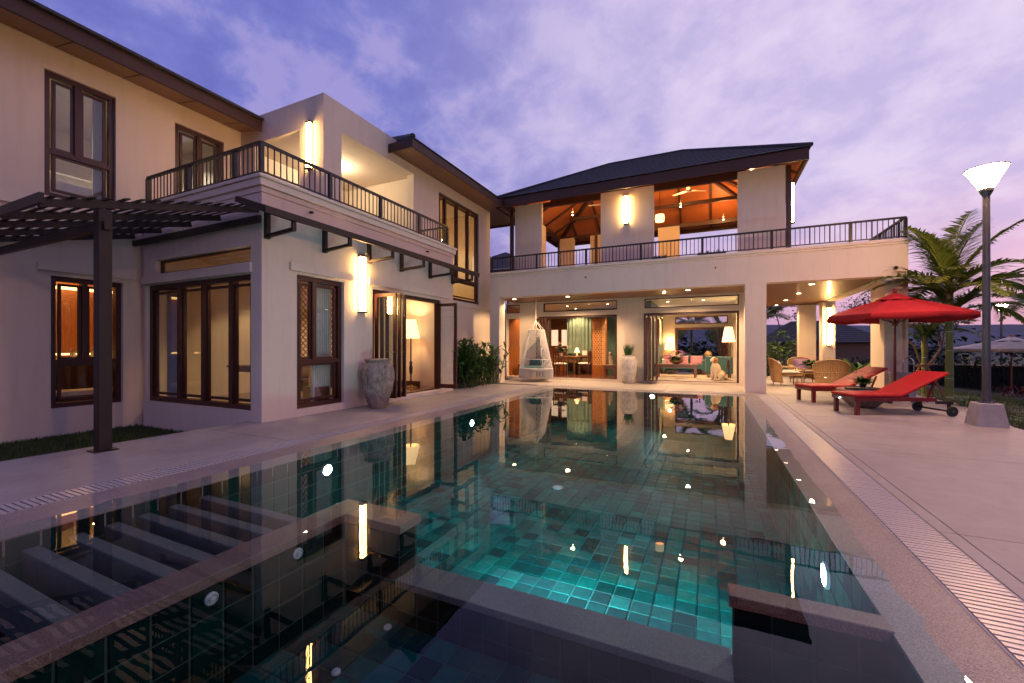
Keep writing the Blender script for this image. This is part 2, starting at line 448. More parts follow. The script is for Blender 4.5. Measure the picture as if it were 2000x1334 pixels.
# ================================================================== GROUND, DECK, POOL
def edge_x(y): return 4.28 + max(0, y-9.2)*.2
def ground():
    xs = [-4000, -900, -200, -60, -30, -20, -14, -10.8, -9.5, -8, -7.04, -6.9, -5, 0, 3.9, 4.1, 4.6, 5.2, 6, 7.5, 9, 12, 16, 24, 45, 120, 600, 4000]
    ys = [-4000, -600, -100, -30, -10, -4.2, -4.0, 0, 4.44, 4.6, 9, 11, 13, 15, 18, 20.6, 20.9, 24, 30, 45, 80, 200, 900, 4000]
    def h(x, y):
        if x > 3.95 and y > -4.1:
            d = max(0, x-edge_x(min(y, 15)))
            z = -.07 - .63*min(1, max(0, d-.5)/5.0)
            return z + (.05*math.sin(x*1.3)*math.cos(y*.9) if d > .5 else 0)
        if y > 20.7: return -.35 - .35*min(1, (y-20.7)/8)
        if y < -4.05: return -.06
        if x < -6.95: return -.35 if y < 4.5 else -.36
        return -1.7
    mb = MB(); n = len(ys)
    for x in xs:
        for y in ys: mb.v.append((x, y, h(x, y)))
    for i in range(len(xs)-1):
        for j in range(n-1): mb.f.append((i*n+j, (i+1)*n+j, (i+1)*n+j+1, i*n+j+1))
    tag(mb.build('ground', M['sand_ground']), 'dark grassy ground around the villa', None, kind='structure')
ground()

# --- stone deck in large slabs with open joints
deck = bpy.data.objects.new('deck', None); C.objects.link(deck); tag(deck, kind='structure'); WL['deck'] = Vector((0, 0, 0))
mb = MB()
mb.box(-7.0, -5.08, -4, 12.6, -.5, -.012); mb.box(-6.98, 4.6, 12.86, 21, -.5, -.014)
pts = [(1.40, -4), (4.26, -4), (4.26, 9.2), (edge_x(12.8)-.02, 12.8), (1.40, 12.8)]
mb.add([(x, y, -.5) for x, y in pts]+[(x, y, -.013) for x, y in pts], [(4, 3, 2, 1, 0), (5, 6, 7, 8, 9)]+[(i, (i+1) % 5, (i+1) % 5+5, i+5) for i in range(5)])
mb.build('bed', M['concrete'], deck)
def slab(x0, x1, y0, y1, x1b=None):
    g = .004; m = MB(); x1b = x1 if x1b is None else x1b
    m.add([(x0+g, y0+g, -.03), (x1-g, y0+g, -.03), (x1b-g, y1-g, -.03), (x0+g, y1-g, -.03), (x0+g, y0+g, 0), (x1-g, y0+g, 0), (x1b-g, y1-g, 0), (x0+g, y1-g, 0)],
          [(0, 3, 2, 1), (4, 5, 6, 7), (0, 1, 5, 4), (1, 2, 6, 5), (2, 3, 7, 6), (3, 0, 4, 7)])
    m.build('slab', M['deck_stone'], deck)
ys = [-4, -1.4, 1.2, 3.8, 6.4, 9.2, 11.0, 12.86]
for a, b in zip(ys, ys[1:]):
    slab(1.40, 1.50, a, b); slab(1.50, edge_x(a), a, b, edge_x(b))
    slab(-7.0, -5.08, a, min(b, 12.6))
for a, b in ((-6.98, -4.0), (-4.0, -1.2), (-1.2, 1.5), (1.5, 4.9)):
    for c, d in ((12.86, 14.6), (14.6, 17.6), (17.6, 21)): slab(a, b, c, d)

# --- drain channels round the pool
def channel(name, fixed0, fixed1, a0, a1, axis, near):
    o = bpy.data.objects.new(name, None); C.objects.link(o); tag(o, kind='structure'); WL[o.name] = Vector((0, 0, 0))
    m = MB()
    B = (lambda m, p, q, r, s, z0, z1: m.box(p, q, r, s, z0, z1)) if axis == 'y' else (lambda m, p, q, r, s, z0, z1: m.box(r, s, p, q, z0, z1))
    B(m, fixed0, fixed1, a0, a1, -.3, -.045); B(m, fixed0, fixed0+.012, a0, a1, -.045, -.002); B(m, fixed1-.012, fixed1, a0, a1, -.045, -.002)
    m.build('trough', M['concrete'], o)
    pitch = .042; n = int((a1-a0)/pitch); mass = MB(); w = .029
    sm = MB(); B(sm, -(fixed1-fixed0)/2+.016, (fixed1-fixed0)/2-.016, -w/2, w/2, -.022, .002)
    sme = sm.mesh('slat', M['grate'])
    for i in range(n):
        a = a0+(i+.5)*pitch
        if near(a):
            inst('slat', sme, o, ((fixed0+fixed1)/2, a, random.uniform(-.001, .001)) if axis == 'y' else (a, (fixed0+fixed1)/2, 0))
        else: B(mass, fixed0+.016, fixed1-.016, a-w/2, a+w/2, -.022, .002)
    if mass.v: tag(mass.build('slats', M['grate'], o), kind='stuff')
mat('grate', (.42, .385, .365), .35, .1, 3)
channel('drain_channel', 1.10, 1.40, .4, 12.86, 'y', lambda a: 1.2 < a < 7)
channel('drain_channel', -5.08, -4.78, .2, 12.86, 'y', lambda a: .6 < a < 6)
channel('drain_channel', 12.60, 12.86, -4.78, 1.10, 'x', lambda a: False)

# --- granite coping, sloping gently under the water
def coping(name, x_dry, x_wet, a0, a1, axis):
    m = MB(); nu = 7; nv = int((a1-a0)/.22)
    for j in range(nv+1):
        for i in range(nu+1):
            u = i/nu; x = x_dry+(x_wet-x_dry)*u; a = a0+(a1-a0)*j/nv
            z = -.004-.042*u**1.1 + (random.uniform(-.0035, .0035) if 0 < i < nu else 0)
            m.v.append((x, a, z) if axis == 'y' else (a, x, z))
    for j in range(nv):
        for i in range(nu):
            k = j*(nu+1)+i; m.f.append((k, k+1, k+nu+2, k+nu+1))
    k0 = len(m.v)   # nosing down into the pool
    for j in range(nv+1):
        v = m.v[j*(nu+1)+nu]; m.v.append((v[0], v[1], -.16))
    for j in range(nv): m.f.append((j*(nu+1)+nu, k0+j, k0+j+1, (j+1)*(nu+1)+nu))
    o = m.build(name, M['granite'], None, smooth=True); tag(o, kind='structure')
coping('kerb', 1.10, .75, .2, 12.60, 'y')
coping('kerb', -4.78, -4.30, .2, 12.60, 'y')
coping('kerb', 12.60, 12.40, -4.78, 1.10, 'x')

# --- basin
T = .175; GAP = .010
def tile_mesh(matname):
    h = T/2-GAP/2; m = MB().frus((-h, h, -h, h), (-h+.006, h-.006, -h+.006, h-.006), 0, .012)
    return m.mesh('tile', M[matname])
TM = tile_mesh('pool_tile'); TMS = tile_mesh('spa_tile')
def tile_on(m, c, u, v, n, tu=T, tv=T):
    """one tile, centre c, in-plane axes u v, outward n, joined into m"""
    c = Vector(c); u = Vector(u); v = Vector(v); n = Vector(n)
    a = u*(tu/2-GAP/2); b = v*(tv/2-GAP/2); a2 = u*(tu/2-GAP/2-.005); b2 = v*(tv/2-GAP/2-.005); h = n*.010
    m.add([c-a-b, c+a-b, c+a+b, c-a+b, c-a2-b2+h, c+a2-b2+h, c+a2+b2+h, c-a2+b2+h], [(4, 5, 6, 7), (0, 1, 5, 4), (1, 2, 6, 5), (2, 3, 7, 6), (3, 0, 4, 7)])
def floor_tiles(name, x0, x1, y0, y1, z, limit=300, TM=TM, gm='grout'):
    fl = MB().box(x0-.3, x1+.3, y0-.3, y1+.3, z-.15, z).build(name, M[gm]); tag(fl, kind='structure')
    cells = []
    nx = math.ceil((x1-x0)/T); ny = math.ceil((y1-y0)/T)
    for i in range(nx):
        for j in range(ny):
            cells.append((x0+(i+.5)*T, y0+(j+.5)*T))
    def vis(c):
        d = math.hypot(c[0], c[1]); hidden = 0
        return d + hidden
    cells.sort(key=lambda c: vis(c)+(4 if c[0] < -.9*c[1]+.2 else 0))
    mass = MB()
    for k, (x, y) in enumerate(cells):
        if k < limit: inst('tile', TM, fl, (x, y, z), (random.uniform(-.006, .006), random.uniform(-.006, .006), random.choice((0, 1, 2, 3))*math.pi/2))
        else: tile_on(mass, (x, y, z), (1, 0, 0), (0, 1, 0), (0, 0, 1))
    if mass.v: tag(mass.build('tiles', M['pool_tile_mass'], fl), kind='stuff')
ZF = -1.02
floor_tiles('pool_floor', -4.3, .75, 2.62, 12.4, ZF)
floor_tiles('spa_floor', -2.55, .75, .45, 2.38, -.74, TM=TMS, gm='grout_dark')
def wall_tiles(m, axis, pos, a0, a1, z0, z1, sgn):
    for i in range(max(1, round((a1-a0)/T))):
        for j in range(math.ceil((z1-z0)/T)):
            a = a0+(i+.5)*T; zt = z1-j*T; hh = min(T, zt-z0); z = zt-hh/2
            if axis == 'x': tile_on(m, (pos, a, z), (0, 1, 0), (0, 0, 1), (sgn, 0, 0), T, hh)
            else: tile_on(m, (a, pos, z), (1, 0, 0), (0, 0, 1), (0, sgn, 0), T, hh)
pw = MB()
pw.box(-4.5, -4.302, .2, 12.6, -1.2, -.05); pw.box(.752, .95, .2, 12.6, -1.2, -.05); pw.box(-4.5, .95, 12.402, 12.6, -1.2, -.05)
pw.box(-4.5, .95, .1, .3, -1.2, -.05)
pwo = pw.build('pool_wall', M['grout_wall']); tag(pwo, kind='structure')
wm = MB(); wall_tiles(wm, 'x', -4.302, .4, 12.4, ZF, -.05, 1); wall_tiles(wm, 'x', .752, .4, 12.4, ZF, -.05, -1); wall_tiles(wm, 'y', 12.402, -4.3, .75, ZF, -.05, -1)
tag(wm.build('tiles', M['wall_tile_mass'], pwo), kind='stuff')
# spa walls with granite caps just under the surface
sp = MB(); sp.box(-2.75, -2.56, .2, 2.60, -1.1, -.10); sp.box(-2.56, -2.03, 2.40, 2.60, -1.1, -.10)
sp.box(.11, .75, 2.47, 2.56, -1.1, -.10); sp.box(-2.03, .11, 2.38, 2.58, -1.1, -.46)
sp.box(-2.56, .75, .45, .62, -1.1, -.10)
spo = sp.build('spa_wall', M['grout_dark']); tag(spo, kind='structure')
cp = MB(); cp.box(-2.77, -2.54, .2, 2.63, -.10, -.038)
cp.box(-2.54, -2.01, 2.38, 2.63, -.10, -.038); cp.build('cap', M['granite_red'], spo, bevel=.006)
MB().box(.09, .76, 2.45, 2.58, -.10, -.038).build('cap', M['granite_red'], spo, bevel=.006)
MB().box(-2.54, .76, .43, .64, -.10, -.038).build('cap', M['granite_red'], spo, bevel=.006)
MB().box(-2.03, .11, 2.35, 2.61, -.46, -.41).build('sill', M['granite_dark'], spo, bevel=.006)
wm = MB(); wall_tiles(wm, 'x', -2.56, .62, 2.42, -.74, -.10, 1); wall_tiles(wm, 'x', -2.03, 2.40, 2.60, -1.0, -.10, 1)
wall_tiles(wm, 'y', 2.40, -2.55, -2.03, -.74, -.10, -1); wall_tiles(wm, 'y', 2.47, .11, .75, -.74, -.10, -1)
wall_tiles(wm, 'x', -2.75, .2, 2.6, -.6, -.10, -1); wall_tiles(wm, 'y', 2.38, -2.03, .11, -.74, -.46, -1)
tag(wm.build('tiles', M['spa_tile_mass'], spo), kind='stuff')
# submerged lounging ledge with stone ribs
le = MB().box(-4.3, -2.75, .2, 2.62, -1.1, -.42).build('ledge', M['grout_dark']); tag(le, kind='structure')
wm = MB()
for i in range(9):
    for j in range(13): tile_on(wm, (-4.2+i*T, .3+j*T, -.42), (1, 0, 0), (0, 1, 0), (0, 0, 1))
tag(wm.build('tiles', M['spa_tile_mass'], le), kind='stuff')
for y in (.98, 1.22, 1.45, 1.66, 1.87, 2.09, 2.33):
    MB().box(-4.29, -2.76, y-.045, y+.045, -.40, -.15).build('rib', M['granite_dark'], le, bevel=.008)
# water
m = MB(); nx, ny = 24, 48
x0, x1, y0, y1 = -4.72, 1.04, .2, 12.58
for i in range(nx+1):
    for j in range(ny+1): m.v.append((x0+(x1-x0)*i/nx, y0+(y1-y0)*j/ny, -.0275))
for i in range(nx):
    for j in range(ny):
        k = i*(ny+1)+j; m.f.append((k, k+ny+1, k+ny+2, k+1))
tag(m.build('water', M['water'], None, smooth='all'), kind='structure')

# --- pool lights and fittings
def pool_light(label, pos, n, r=.06, mt='cool_lens'):
    t = thing('pool_light', label, 'pool light', pos, 0, 'underwater pool lights')
    q = Vector(n).to_track_quat('Z', 'Y').to_matrix().to_4x4()
    def lens(prof, name, mt):
        m = MB().lathe(prof, n=20); m.v = [tuple(q @ Vector(v)) for v in m.v]; return m.build(name, mt, t, local=True)
    lens([(r*1.25, 0), (r*1.25, .018), (r*1.02, .022), (r*1.02, .006), (r*.5, .004)], 'ring', M['drain_white'])
    lens([(r, .008), (r*.9, .016), (r*.5, .020), (0, .022)], 'lens', M[mt])
pool_light('bright underwater light in the wall behind the spa, facing the far end', (-1.02, 2.60, -.66), (0, 1, 0), .11, 'cool_lens_strong')
pool_light('underwater light on the pool wall below the windowed house front', (-4.285, 3.72, -.27), (1, 0, -.02))
pool_light('underwater light on the pool wall below the leafy shrub', (-4.285, 7.2, -.26), (1, 0, -.02))
pool_light('underwater light in the far pool wall near the planted jar', (-1.46, 12.385, -.15), (0, -1, 0), .055)
pool_light('underwater light on the pool wall beside the drain grating', (.735, 3.55, -.33), (-1, 0, 0), .07)
def disc(label, name, pos, n, r):
    t = thing(name, label, 'pool fitting', pos); q = Vector(n).to_track_quat('Z', 'Y').to_matrix().to_4x4()
    m = MB().lathe([(r, 0), (r, .012), (r*.8, .018), (r*.75, .012), (0.003, .012)], n=18); m.v = [tuple(q @ Vector(v)) for v in m.v]
    m.build('flange', M['drain_white'], t, local=True)
    m = MB().lathe([(r*.4, .012), (r*.4, .022), (.003, .024)], n=12); m.v = [tuple(q @ Vector(v)) for v in m.v]
    m.build('nozzle', M['drain_white'], t, local=True)
disc('round white jet on the spa wall farther from the camera', 'spa_jet', (-2.548, 1.97, -.16), (1, 0, 0), .036)
disc('round white jet on the spa wall nearer the camera', 'spa_jet', (-2.548, 1.42, -.17), (1, 0, 0), .036)
disc('small white inlet on the spa floor near the spa corner', 'floor_inlet', (-2.05, 2.3, -.728), (0, 0, 1), .026)
disc('small white inlet on the spa floor nearest the camera', 'floor_inlet', (-2.05, 1.85, -.728), (0, 0, 1), .026)
disc('pale round drain cover on the deep pool floor', 'floor_drain', (-2.2, 6.4, ZF+.012), (0, 0, 1), .085)
# ================================================================== BUILDING HELPERS
def wall(name, mt, parent, axis, pos, thick, u0, u1, z0, z1, holes=(), sgn=1):
    """a wall in the plane axis=pos facing sgn, real openings with reveals"""
    us = sorted({u0, u1} | {min(max(h[i], u0), u1) for h in holes for i in (0, 1)})
    zs = sorted({z0, z1} | {min(max(h[i], z0), z1) for h in holes for i in (2, 3)})
    def solid(i, j):
        if i < 0 or j < 0 or i >= len(us)-1 or j >= len(zs)-1: return False
        cu = (us[i]+us[i+1])/2; cz = (zs[j]+zs[j+1])/2
        return not any(h[0] < cu < h[1] and h[2] < cz < h[3] for h in holes)
    P = (lambda d, u, z: (pos-sgn*d, u, z)) if axis == 'x' else (lambda d, u, z: (u, pos-sgn*d, z))
    m = MB(); t = thick
    q = lambda *p: m.add(p, [(0, 1, 2, 3)])
    for i in range(len(us)-1):
        for j in range(len(zs)-1):
            if not solid(i, j): continue
            a, b, c, d = us[i], us[i+1], zs[j], zs[j+1]
            q(P(0, a, c), P(0, b, c), P(0, b, d), P(0, a, d)); q(P(t, a, c), P(t, a, d), P(t, b, d), P(t, b, c))
            if not solid(i-1, j): q(P(0, a, c), P(0, a, d), P(t, a, d), P(t, a, c))
            if not solid(i+1, j): q(P(0, b, c), P(t, b, c), P(t, b, d), P(0, b, d))
            if not solid(i, j-1): q(P(0, a, c), P(t, a, c), P(t, b, c), P(0, b, c))
            if not solid(i, j+1): q(P(0, a, d), P(0, b, d), P(t, b, d), P(t, a, d))
    return m.build(name, M[mt], parent, merge=True)
def window(parent, axis, pos, u0, u1, z0, z1, vm=(), hm=(), sgn=1, fw=.07, mw=.06, dep=.10, inset=.06, part='window', vmz=None, label=None, sash=True, mt='mahogany'):
    """frame with mullions (vm, optionally only within vmz) and cross rails (hm); every pane its own piece with its sash"""
    B = (lambda m, a, b, c, d, d0, d1: m.box(pos-sgn*d0, pos-sgn*d1, a, b, c, d)) if axis == 'x' else (lambda m, a, b, c, d, d0, d1: m.box(a, b, pos-sgn*d0, pos-sgn*d1, c, d))
    i0, i1 = inset, inset+dep; e = .003
    m = MB(); B(m, u0+e, u0+fw, z0+e, z1-e, i0, i1); B(m, u1-fw, u1-e, z0+e, z1-e, i0, i1)
    B(m, u0+fw, u1-fw, z1-fw, z1-e, i0, i1); B(m, u0+fw, u1-fw, z0+e, z0+fw, i0, i1)
    for z in hm: B(m, u0+fw, u1-fw, z-mw/2, z+mw/2, i0-.004, i1-.004)
    zr = sorted([z0+fw, z1-fw]+[z for z in hm])
    vz = vmz or (z0+fw, z1-fw)
    for u in vm: B(m, u-mw/2, u+mw/2, vz[0], vz[1], i0-.008, i1-.008)
    w = m.build(part, M[mt], parent)
    if label: w['label'] = label
    for a, b in zip(zr, zr[1:]):
        ur = sorted([u0+fw, u1-fw]+[u for u in vm if vz[0]-.05 <= a and b <= vz[1]+.05])
        for c, d in zip(ur, ur[1:]):
            mid = (i0+i1)/2; s = .045 if sash else .0
            p, q, r, t = c+mw/2*.9, d-mw/2*.9, a+mw/2*.9, b-mw/2*.9
            if q-p < .05 or t-r < .05: continue
            if sash:
                k = MB(); B(k, p, p+s, r, t, mid-.025, mid+.02); B(k, q-s, q, r, t, mid-.025, mid+.02)
                B(k, p+s, q-s, r, r+s, mid-.025, mid+.02); B(k, p+s, q-s, t-s, t, mid-.025, mid+.02); k.build('sash', M[mt], w)
            g = MB(); B(g, p+s, q-s, r+s, t-s, mid-.004, mid+.003); g.build('pane', M['glass'], w)
    return w
def leaf_door(parent, p0, p1, z0, z1, name='door'):
    """a glazed door leaf standing between two plan points"""
    p0 = Vector((*p0, 0)); p1 = Vector((*p1, 0)); d = (p1-p0).normalized(); L = (p1-p0).length
    m = MB(); s = .075; t = .045
    def bar(a, b, c, e, th, mm): # along, height
        mm.beam(p0+d*((a+b)/2)+Vector((0, 0, c)), p0+d*((a+b)/2)+Vector((0, 0, e)), b-a, th, up=d.cross(Vector((0, 0, 1))))
    bar(0, s, z0, z1, t, m); bar(L-s, L, z0, z1, t, m); bar(s, L-s, z0, z0+.11, t, m); bar(s, L-s, z1-s, z1, t, m)
    o = m.build(name, M['mahogany'], parent)
    g = MB(); bar(s, L-s, z0+.11, z1-s, .008, g); g.build('pane', M['glass'], o)
    h = MB(); hp = p0+d*(L-.04)+Vector((0, 0, z0+1.0)); n = d.cross(Vector((0, 0, 1)))
    h.beam(hp+n*.03, hp+n*.06, .02, .02); h.beam(hp+n*.06, hp+n*.06-d*.11, .016, .016); h.build('handle', M['brass'], o)
    return o
def railing(parent, pts, z0, h, pitch=.115, post_every=1.5, fat=0, name='railing'):
    """handrail through plan points; balusters and posts are pieces"""
    m = MB()
    segs = list(zip(pts, pts[1:]))
    for a, b in segs:
        m.beam((*a, z0+h-.02), (*b, z0+h-.02), .06, .04); m.beam((*a, z0+.05), (*b, z0+.05), .03, .025)
    r = m.build(name, M['rail_metal'], parent)
    thin = MB().box(-.008, .008, -.008, .008, .06, h-.04).mesh('baluster', M['rail_metal'])
    mid = MB().box(-.013, .013, -.013, .013, .06, h-.04).mesh('baluster', M['rail_metal'])
    post = MB().box(-.032, .032, -.032, .032, 0, h-.04).mesh('post', M['rail_metal'])
    for a, b in segs:
        A = Vector((*a, z0)); D = Vector((*b, z0))-A; L = D.length; ang = math.atan2(D.y, D.x)
        n = max(1, round(L/pitch)); k = max(1, round(post_every/pitch))
        for i in range(n+1):
            p = A+D*(i/n)
            if i % k == 0 or i == n: inst('post', post, r, p, (0, 0, ang))
            else: inst('baluster', mid if fat and i % fat == 0 else thin, r, p, (0, 0, ang))
    return r
def stepped_roof(name, parent, eave, ridge, courses=14, lip=.018, mt='roof_tile', lower=None):
    """slope between an eave edge (2 pts) and a ridge edge (2 pts) laid in overlapping courses"""
    e0, e1 = Vector(eave[0]), Vector(eave[1]); r0, r1 = Vector(ridge[0]), Vector(ridge[1])
    m = MB(); nrm = (e1-e0).cross(r0-e0).normalized()
    if nrm.z < 0: nrm = -nrm
    for i in range(courses):
        a, b = i/courses, (i+1)/courses
        p0, p1 = e0.lerp(r0, a), e1.lerp(r1, a); q0, q1 = e0.lerp(r0, b), e1.lerp(r1, b)
        u = nrm*lip
        m.add([p0+u, p1+u, q1, q0], [(0, 1, 2, 3)]); m.add([p0, p1, p1+u, p0+u], [(0, 1, 2, 3)])
    return m.build(name, M[mt], parent)
def sconce(label, pos, n, z0, z1, w=.15, dep=.10):
    """vertical wall lantern: dark frame, glowing panels between bars"""
    t = thing('wall_sconce', label, 'wall light', (pos[0], pos[1], z0), 0, 'tall lit wall sconces')
    n = Vector((*n, 0)); u = Vector((-n.y, n.x, 0)); P = Vector((pos[0], pos[1], 0))
    def blk(m, a, b, c, d, za, zb):
        vs = [P+u*x+n*y+Vector((0, 0, z)) for z in (za, zb) for x, y in ((a, c), (b, c), (b, d), (a, d))]
        m.add(vs, [(0, 3, 2, 1), (4, 5, 6, 7), (0, 1, 5, 4), (1, 2, 6, 5), (2, 3, 7, 6), (3, 0, 4, 7)])
    m = MB(); blk(m, -w/2, w/2, .003, .02, z0, z1); blk(m, -w/2, w/2, .02, dep, z0, z0+.03); blk(m, -w/2, w/2, .02, dep, z1-.03, z1)
    for x in (-w/2, -w/6-.004, w/6-.004, w/2-.012): blk(m, x, x+.010, dep-.012, dep, z0+.03, z1-.03)
    m.build('frame', M['dark_metal'], t)
    for k in range(3):
        g = MB(); a = -w/2+.014+k*(w-.02)/3; blk(g, a, a+(w-.02)/3-.012, .022, dep-.02, z0+.032, z1-.032); g.build('diffuser', M['warm_tube'], t)
    return t
def downlight(parent, x, y, z, power=40, col=(1, .64, .34), r=.055, spot=True, size=120):
    """recessed ceiling downlight: trim ring, lens and its lamp"""
    d = MB().lathe([(r*1.35, 0), (r*1.35, -.008), (r, -.010), (r, .0)], (x, y, z), 16).build('downlight', M['plaster_trim'], parent)
    MB().lathe([(r, -.004), (r*.6, -.007), (.003, -.008)], (x, y, z), 12).build('lens', M['warm_lens'], d)
    lamp(x, y, z-.03, power, col, spot, size, d)
    return d
def lamp(x, y, z, power, col=(1, .72, .42), spot=False, size=140, parent=None, rad=.06, aim=None):
    l = bpy.data.lights.new('lamp', 'SPOT' if spot else 'POINT'); l.energy = power; l.color = col; l.shadow_soft_size = rad
    if spot: l.spot_size = R(size); l.spot_blend = .35
    o = bpy.data.objects.new('lamp', l); C.objects.link(o)
    o.location = (x, y, z)
    if aim is not None: o.rotation_euler = Vector(aim).to_track_quat('-Z', 'Y').to_euler()
    if parent is not None: o.parent = parent; o.location = Vector((x, y, z))-origin(parent)
    return o

# ================================================================== WEST WING (windowed front beside the pool)
VW = thing('villa_wing', 'two-storey cream villa wing with balcony and dark wood windows beside the pool', 'house', (-6.66, 4.49, 0))
XA, YF, XB, XT, YT = -6.66, 4.49, -10.56, -7.67, 6.58
wall('wall', 'plaster', VW, 'x', XA, .22, YF, 10.18, -.05, 3.80, [(5.14, 6.21, .13, 2.55), (7.0, 9.58, .10, 2.52)])
wall('wall', 'plaster', VW, 'y', YF, .22, XB+.24, XA-.222, -.42, 3.80, [(-10.24, -6.94, .17, 2.48), (-9.86, -6.94, 2.68, 2.95)], sgn=-1)
wall('wall', 'plaster', VW, 'x', XB, .24, -1.0, YT, -.42, 6.62,
     [(3.25, 4.26, .15, 2.52), (3.17, 4.15, 3.92, 6.15), (5.16, 6.18, 3.98, 6.16)])
wall('wall', 'plaster', VW, 'y', YT, .24, XB+.002, XT, 3.95, 6.84, [(-10.0, -8.44, 3.90, 6.19)], sgn=-1)
wall('wall', 'plaster', VW, 'x', XT, .24, YT+.242, 14.3, -.05, 6.84,
     [(YT, 10.17, -.1, 3.95), (7.08, 9.68, 3.90, 6.20), (10.91, 13.46, 2.80, 6.12), (8.95, 14.4, 6.52, 7)])
wall('wall', 'plaster', VW, 'y', 10.18, .2, XT+.002, XA-.222, -.05, 3.80)
wall('wall', 'plaster', VW, 'y', 14.3, .24, XT-2.5, XT-.002, -.05, 6.5, sgn=1)
# plinth mould, lintel ledges, string course
for a in [(XA+.002, XA+.05, 4.99, 6.42, 2.60, 2.74), (XA+.002, XA+.05, 6.86, 9.9, 2.60, 2.74), (XB+.002, XB+.045, 3.08, 4.44, 2.60, 2.72),
          (XB+.002, XB+.05, -1, 4.40, 3.66, 3.80)]: bx('ledge', M['plaster_trim'], VW, *a)
bx('ledge', M['plaster_trim'], VW, -10.30, -6.9, YF-.045, YF-.002, 2.50, 2.66)
bx('ledge', M['plaster_trim'], VW, XT+.002, XT+.03, 10.75, 13.62, 2.62, 2.76)
# balcony slab with moulded edge
m = MB(); m.box(XB+.03, XA+.02, YF-.02, 10.20, 3.803, 3.90); m.box(XB+.03, XA+.06, YF-.06, 10.24, 3.90, 4.02); m.box(XB+.03, XA+.09, YF-.09, 10.27, 4.02, 4.08)
m.build('cornice', M['plaster_trim'], VW, bevel=.012)
for y in (5.4, 8.9): MB().tube([(XA+.018, y, 3.72), (XA+.09, y, 3.71)], .022, 10).build('spout', M['dark_metal'], VW)
railing(VW, [(-10.1, YF-.02), (XA+.02, YF-.02), (XA+.02, 9.86), (XT+.1, 9.86)], 4.08, .54, post_every=1.38)
# tower cap and loggia
bx('tower_cap', M['plaster_trim'], VW, XB+.02, XT-.25, YT+.25, 9.6, 6.60, 6.70)
bx('loggia_ceiling', M['plaster'], VW, XB+.02, XT-.245, YT+.245, 9.9, 6.22, 6.28)
bx('loggia_floor', M['deck_stone'], VW, XB+.02, XT-.245, YT+.245, 9.9, 4.082, 4.095)
wall('loggia_wall', 'plaster', VW, 'y', 9.9, .1, XB+.02, XT-.245, 4.0, 6.22, sgn=-1)
wall('loggia_wall', 'plaster', VW, 'x', XB+.05, .1, YT+.245, 9.9, 4.1, 6.22, [(7.3, 8.4, 4.2, 5.0)])
lamp(-9.3, 8.3, 6.0, 85, (1, .80, .52), parent=VW, rad=.1)
bx('loggia_lamp', M['warm_lens'], VW, -9.36, -9.24, 8.24, 8.36, 6.17, 6.218)
# windows
window(VW, 'y', YF, -10.24, -6.94, .17, 2.48, vm=(-9.20, -8.42, -7.60), sgn=-1, fw=.09, mw=.10, inset=.07, dep=.12)
window(VW, 'y', YF, -9.86, -6.94, 2.68, 2.95, sgn=-1, fw=.035, inset=.08, dep=.06, sash=False)
window(VW, 'x', XA, 5.14, 6.21, .13, 2.55, vm=(5.56,), hm=(.98,), vmz=(.98, 2.48), fw=.085, mw=.08, inset=.07, dep=.12)
window(VW, 'x', XB, 3.25, 4.26, .15, 2.52, vm=(3.72,), hm=(.98,), fw=.085, mw=.08, vmz=(.98, 2.45), inset=.07, dep=.12)
window(VW, 'x', XB, 3.17, 4.15, 3.92, 6.15, vm=(3.62,), hm=(4.74,), fw=.08, mw=.09, vmz=(4.74, 6.08), inset=.05)
window(VW, 'x', XB, 5.16, 6.18, 3.98, 6.16, vm=(5.66,), fw=.09, mw=.09, inset=.05)
window(VW, 'x', XT, 10.91, 13.46, 2.80, 6.12, vm=(11.36, 12.05, 12.75), hm=(3.52,), fw=.09, mw=.09, vmz=(3.52, 6.05), inset=.05)
# door opening: casing and folded-back leaves
m = MB(); m.box(XA-.16, XA-.05, 7.003, 7.09, .103, 2.517); m.box(XA-.16, XA-.05, 9.49, 9.577, .103, 2.517); m.box(XA-.16, XA-.05, 7.09, 9.49, 2.43, 2.517); m.box(XA-.16, XA-.05, 7.09, 9.49, .103, .13)
m.build('door_frame', M['mahogany'], VW)
leaf_door(VW, (XA-.02, 7.10), (XA+.55, 7.13), .14, 2.42); leaf_door(VW, (XA+.53, 7.30), (XA-.02, 7.27), .14, 2.42)
leaf_door(VW, (XA-.02, 7.44), (XA+.52, 7.47), .14, 2.42); leaf_door(VW, (XA-.02, 9.47), (XA+.56, 9.50), .14, 2.42)
bx('threshold', M['plaster_trim'], VW, XA+.002, XA+.10, 6.95, 9.64, .0, .09)
# main roof over the upper floor
m = MB(); m.box(-9.79, -9.74, -1.0, YT-.004, 6.43, 6.68); m.build('fascia', M['fascia_wood'], VW)
m = MB(); m.add([(-9.79, -1, 6.46), (-9.79, YT-.004, 6.46), (XB-.05, YT-.004, 6.60), (XB-.05, -1, 6.60), (-9.79, -1, 6.49), (-9.79, YT-.004, 6.49), (XB-.05, YT-.004, 6.63), (XB-.05, -1, 6.63)], [(0, 1, 2, 3), (4, 7, 6, 5), (0, 4, 5, 1), (2, 6, 7, 3)])
sf = m.build('soffit', M['soffit_wood'], VW)
for k in range(8): MB().beam((-9.80, -.5+k*.95, 6.452), (XB+.01, -.5+k*.95, 6.588), .012, .008).build('joint_strip', M['fascia_wood'], sf)
rf = stepped_roof('roof', VW, [(-9.68, -1, 6.68), (-9.68, YT-.004, 6.68)], [(-13.5, -1, 8.6), (-13.5, YT-.004, 8.6)], 16)
MB().box(-9.76, -9.66, -1, YT-.004, 6.682, 6.73).build('gutter', M['roof_tile'], rf)
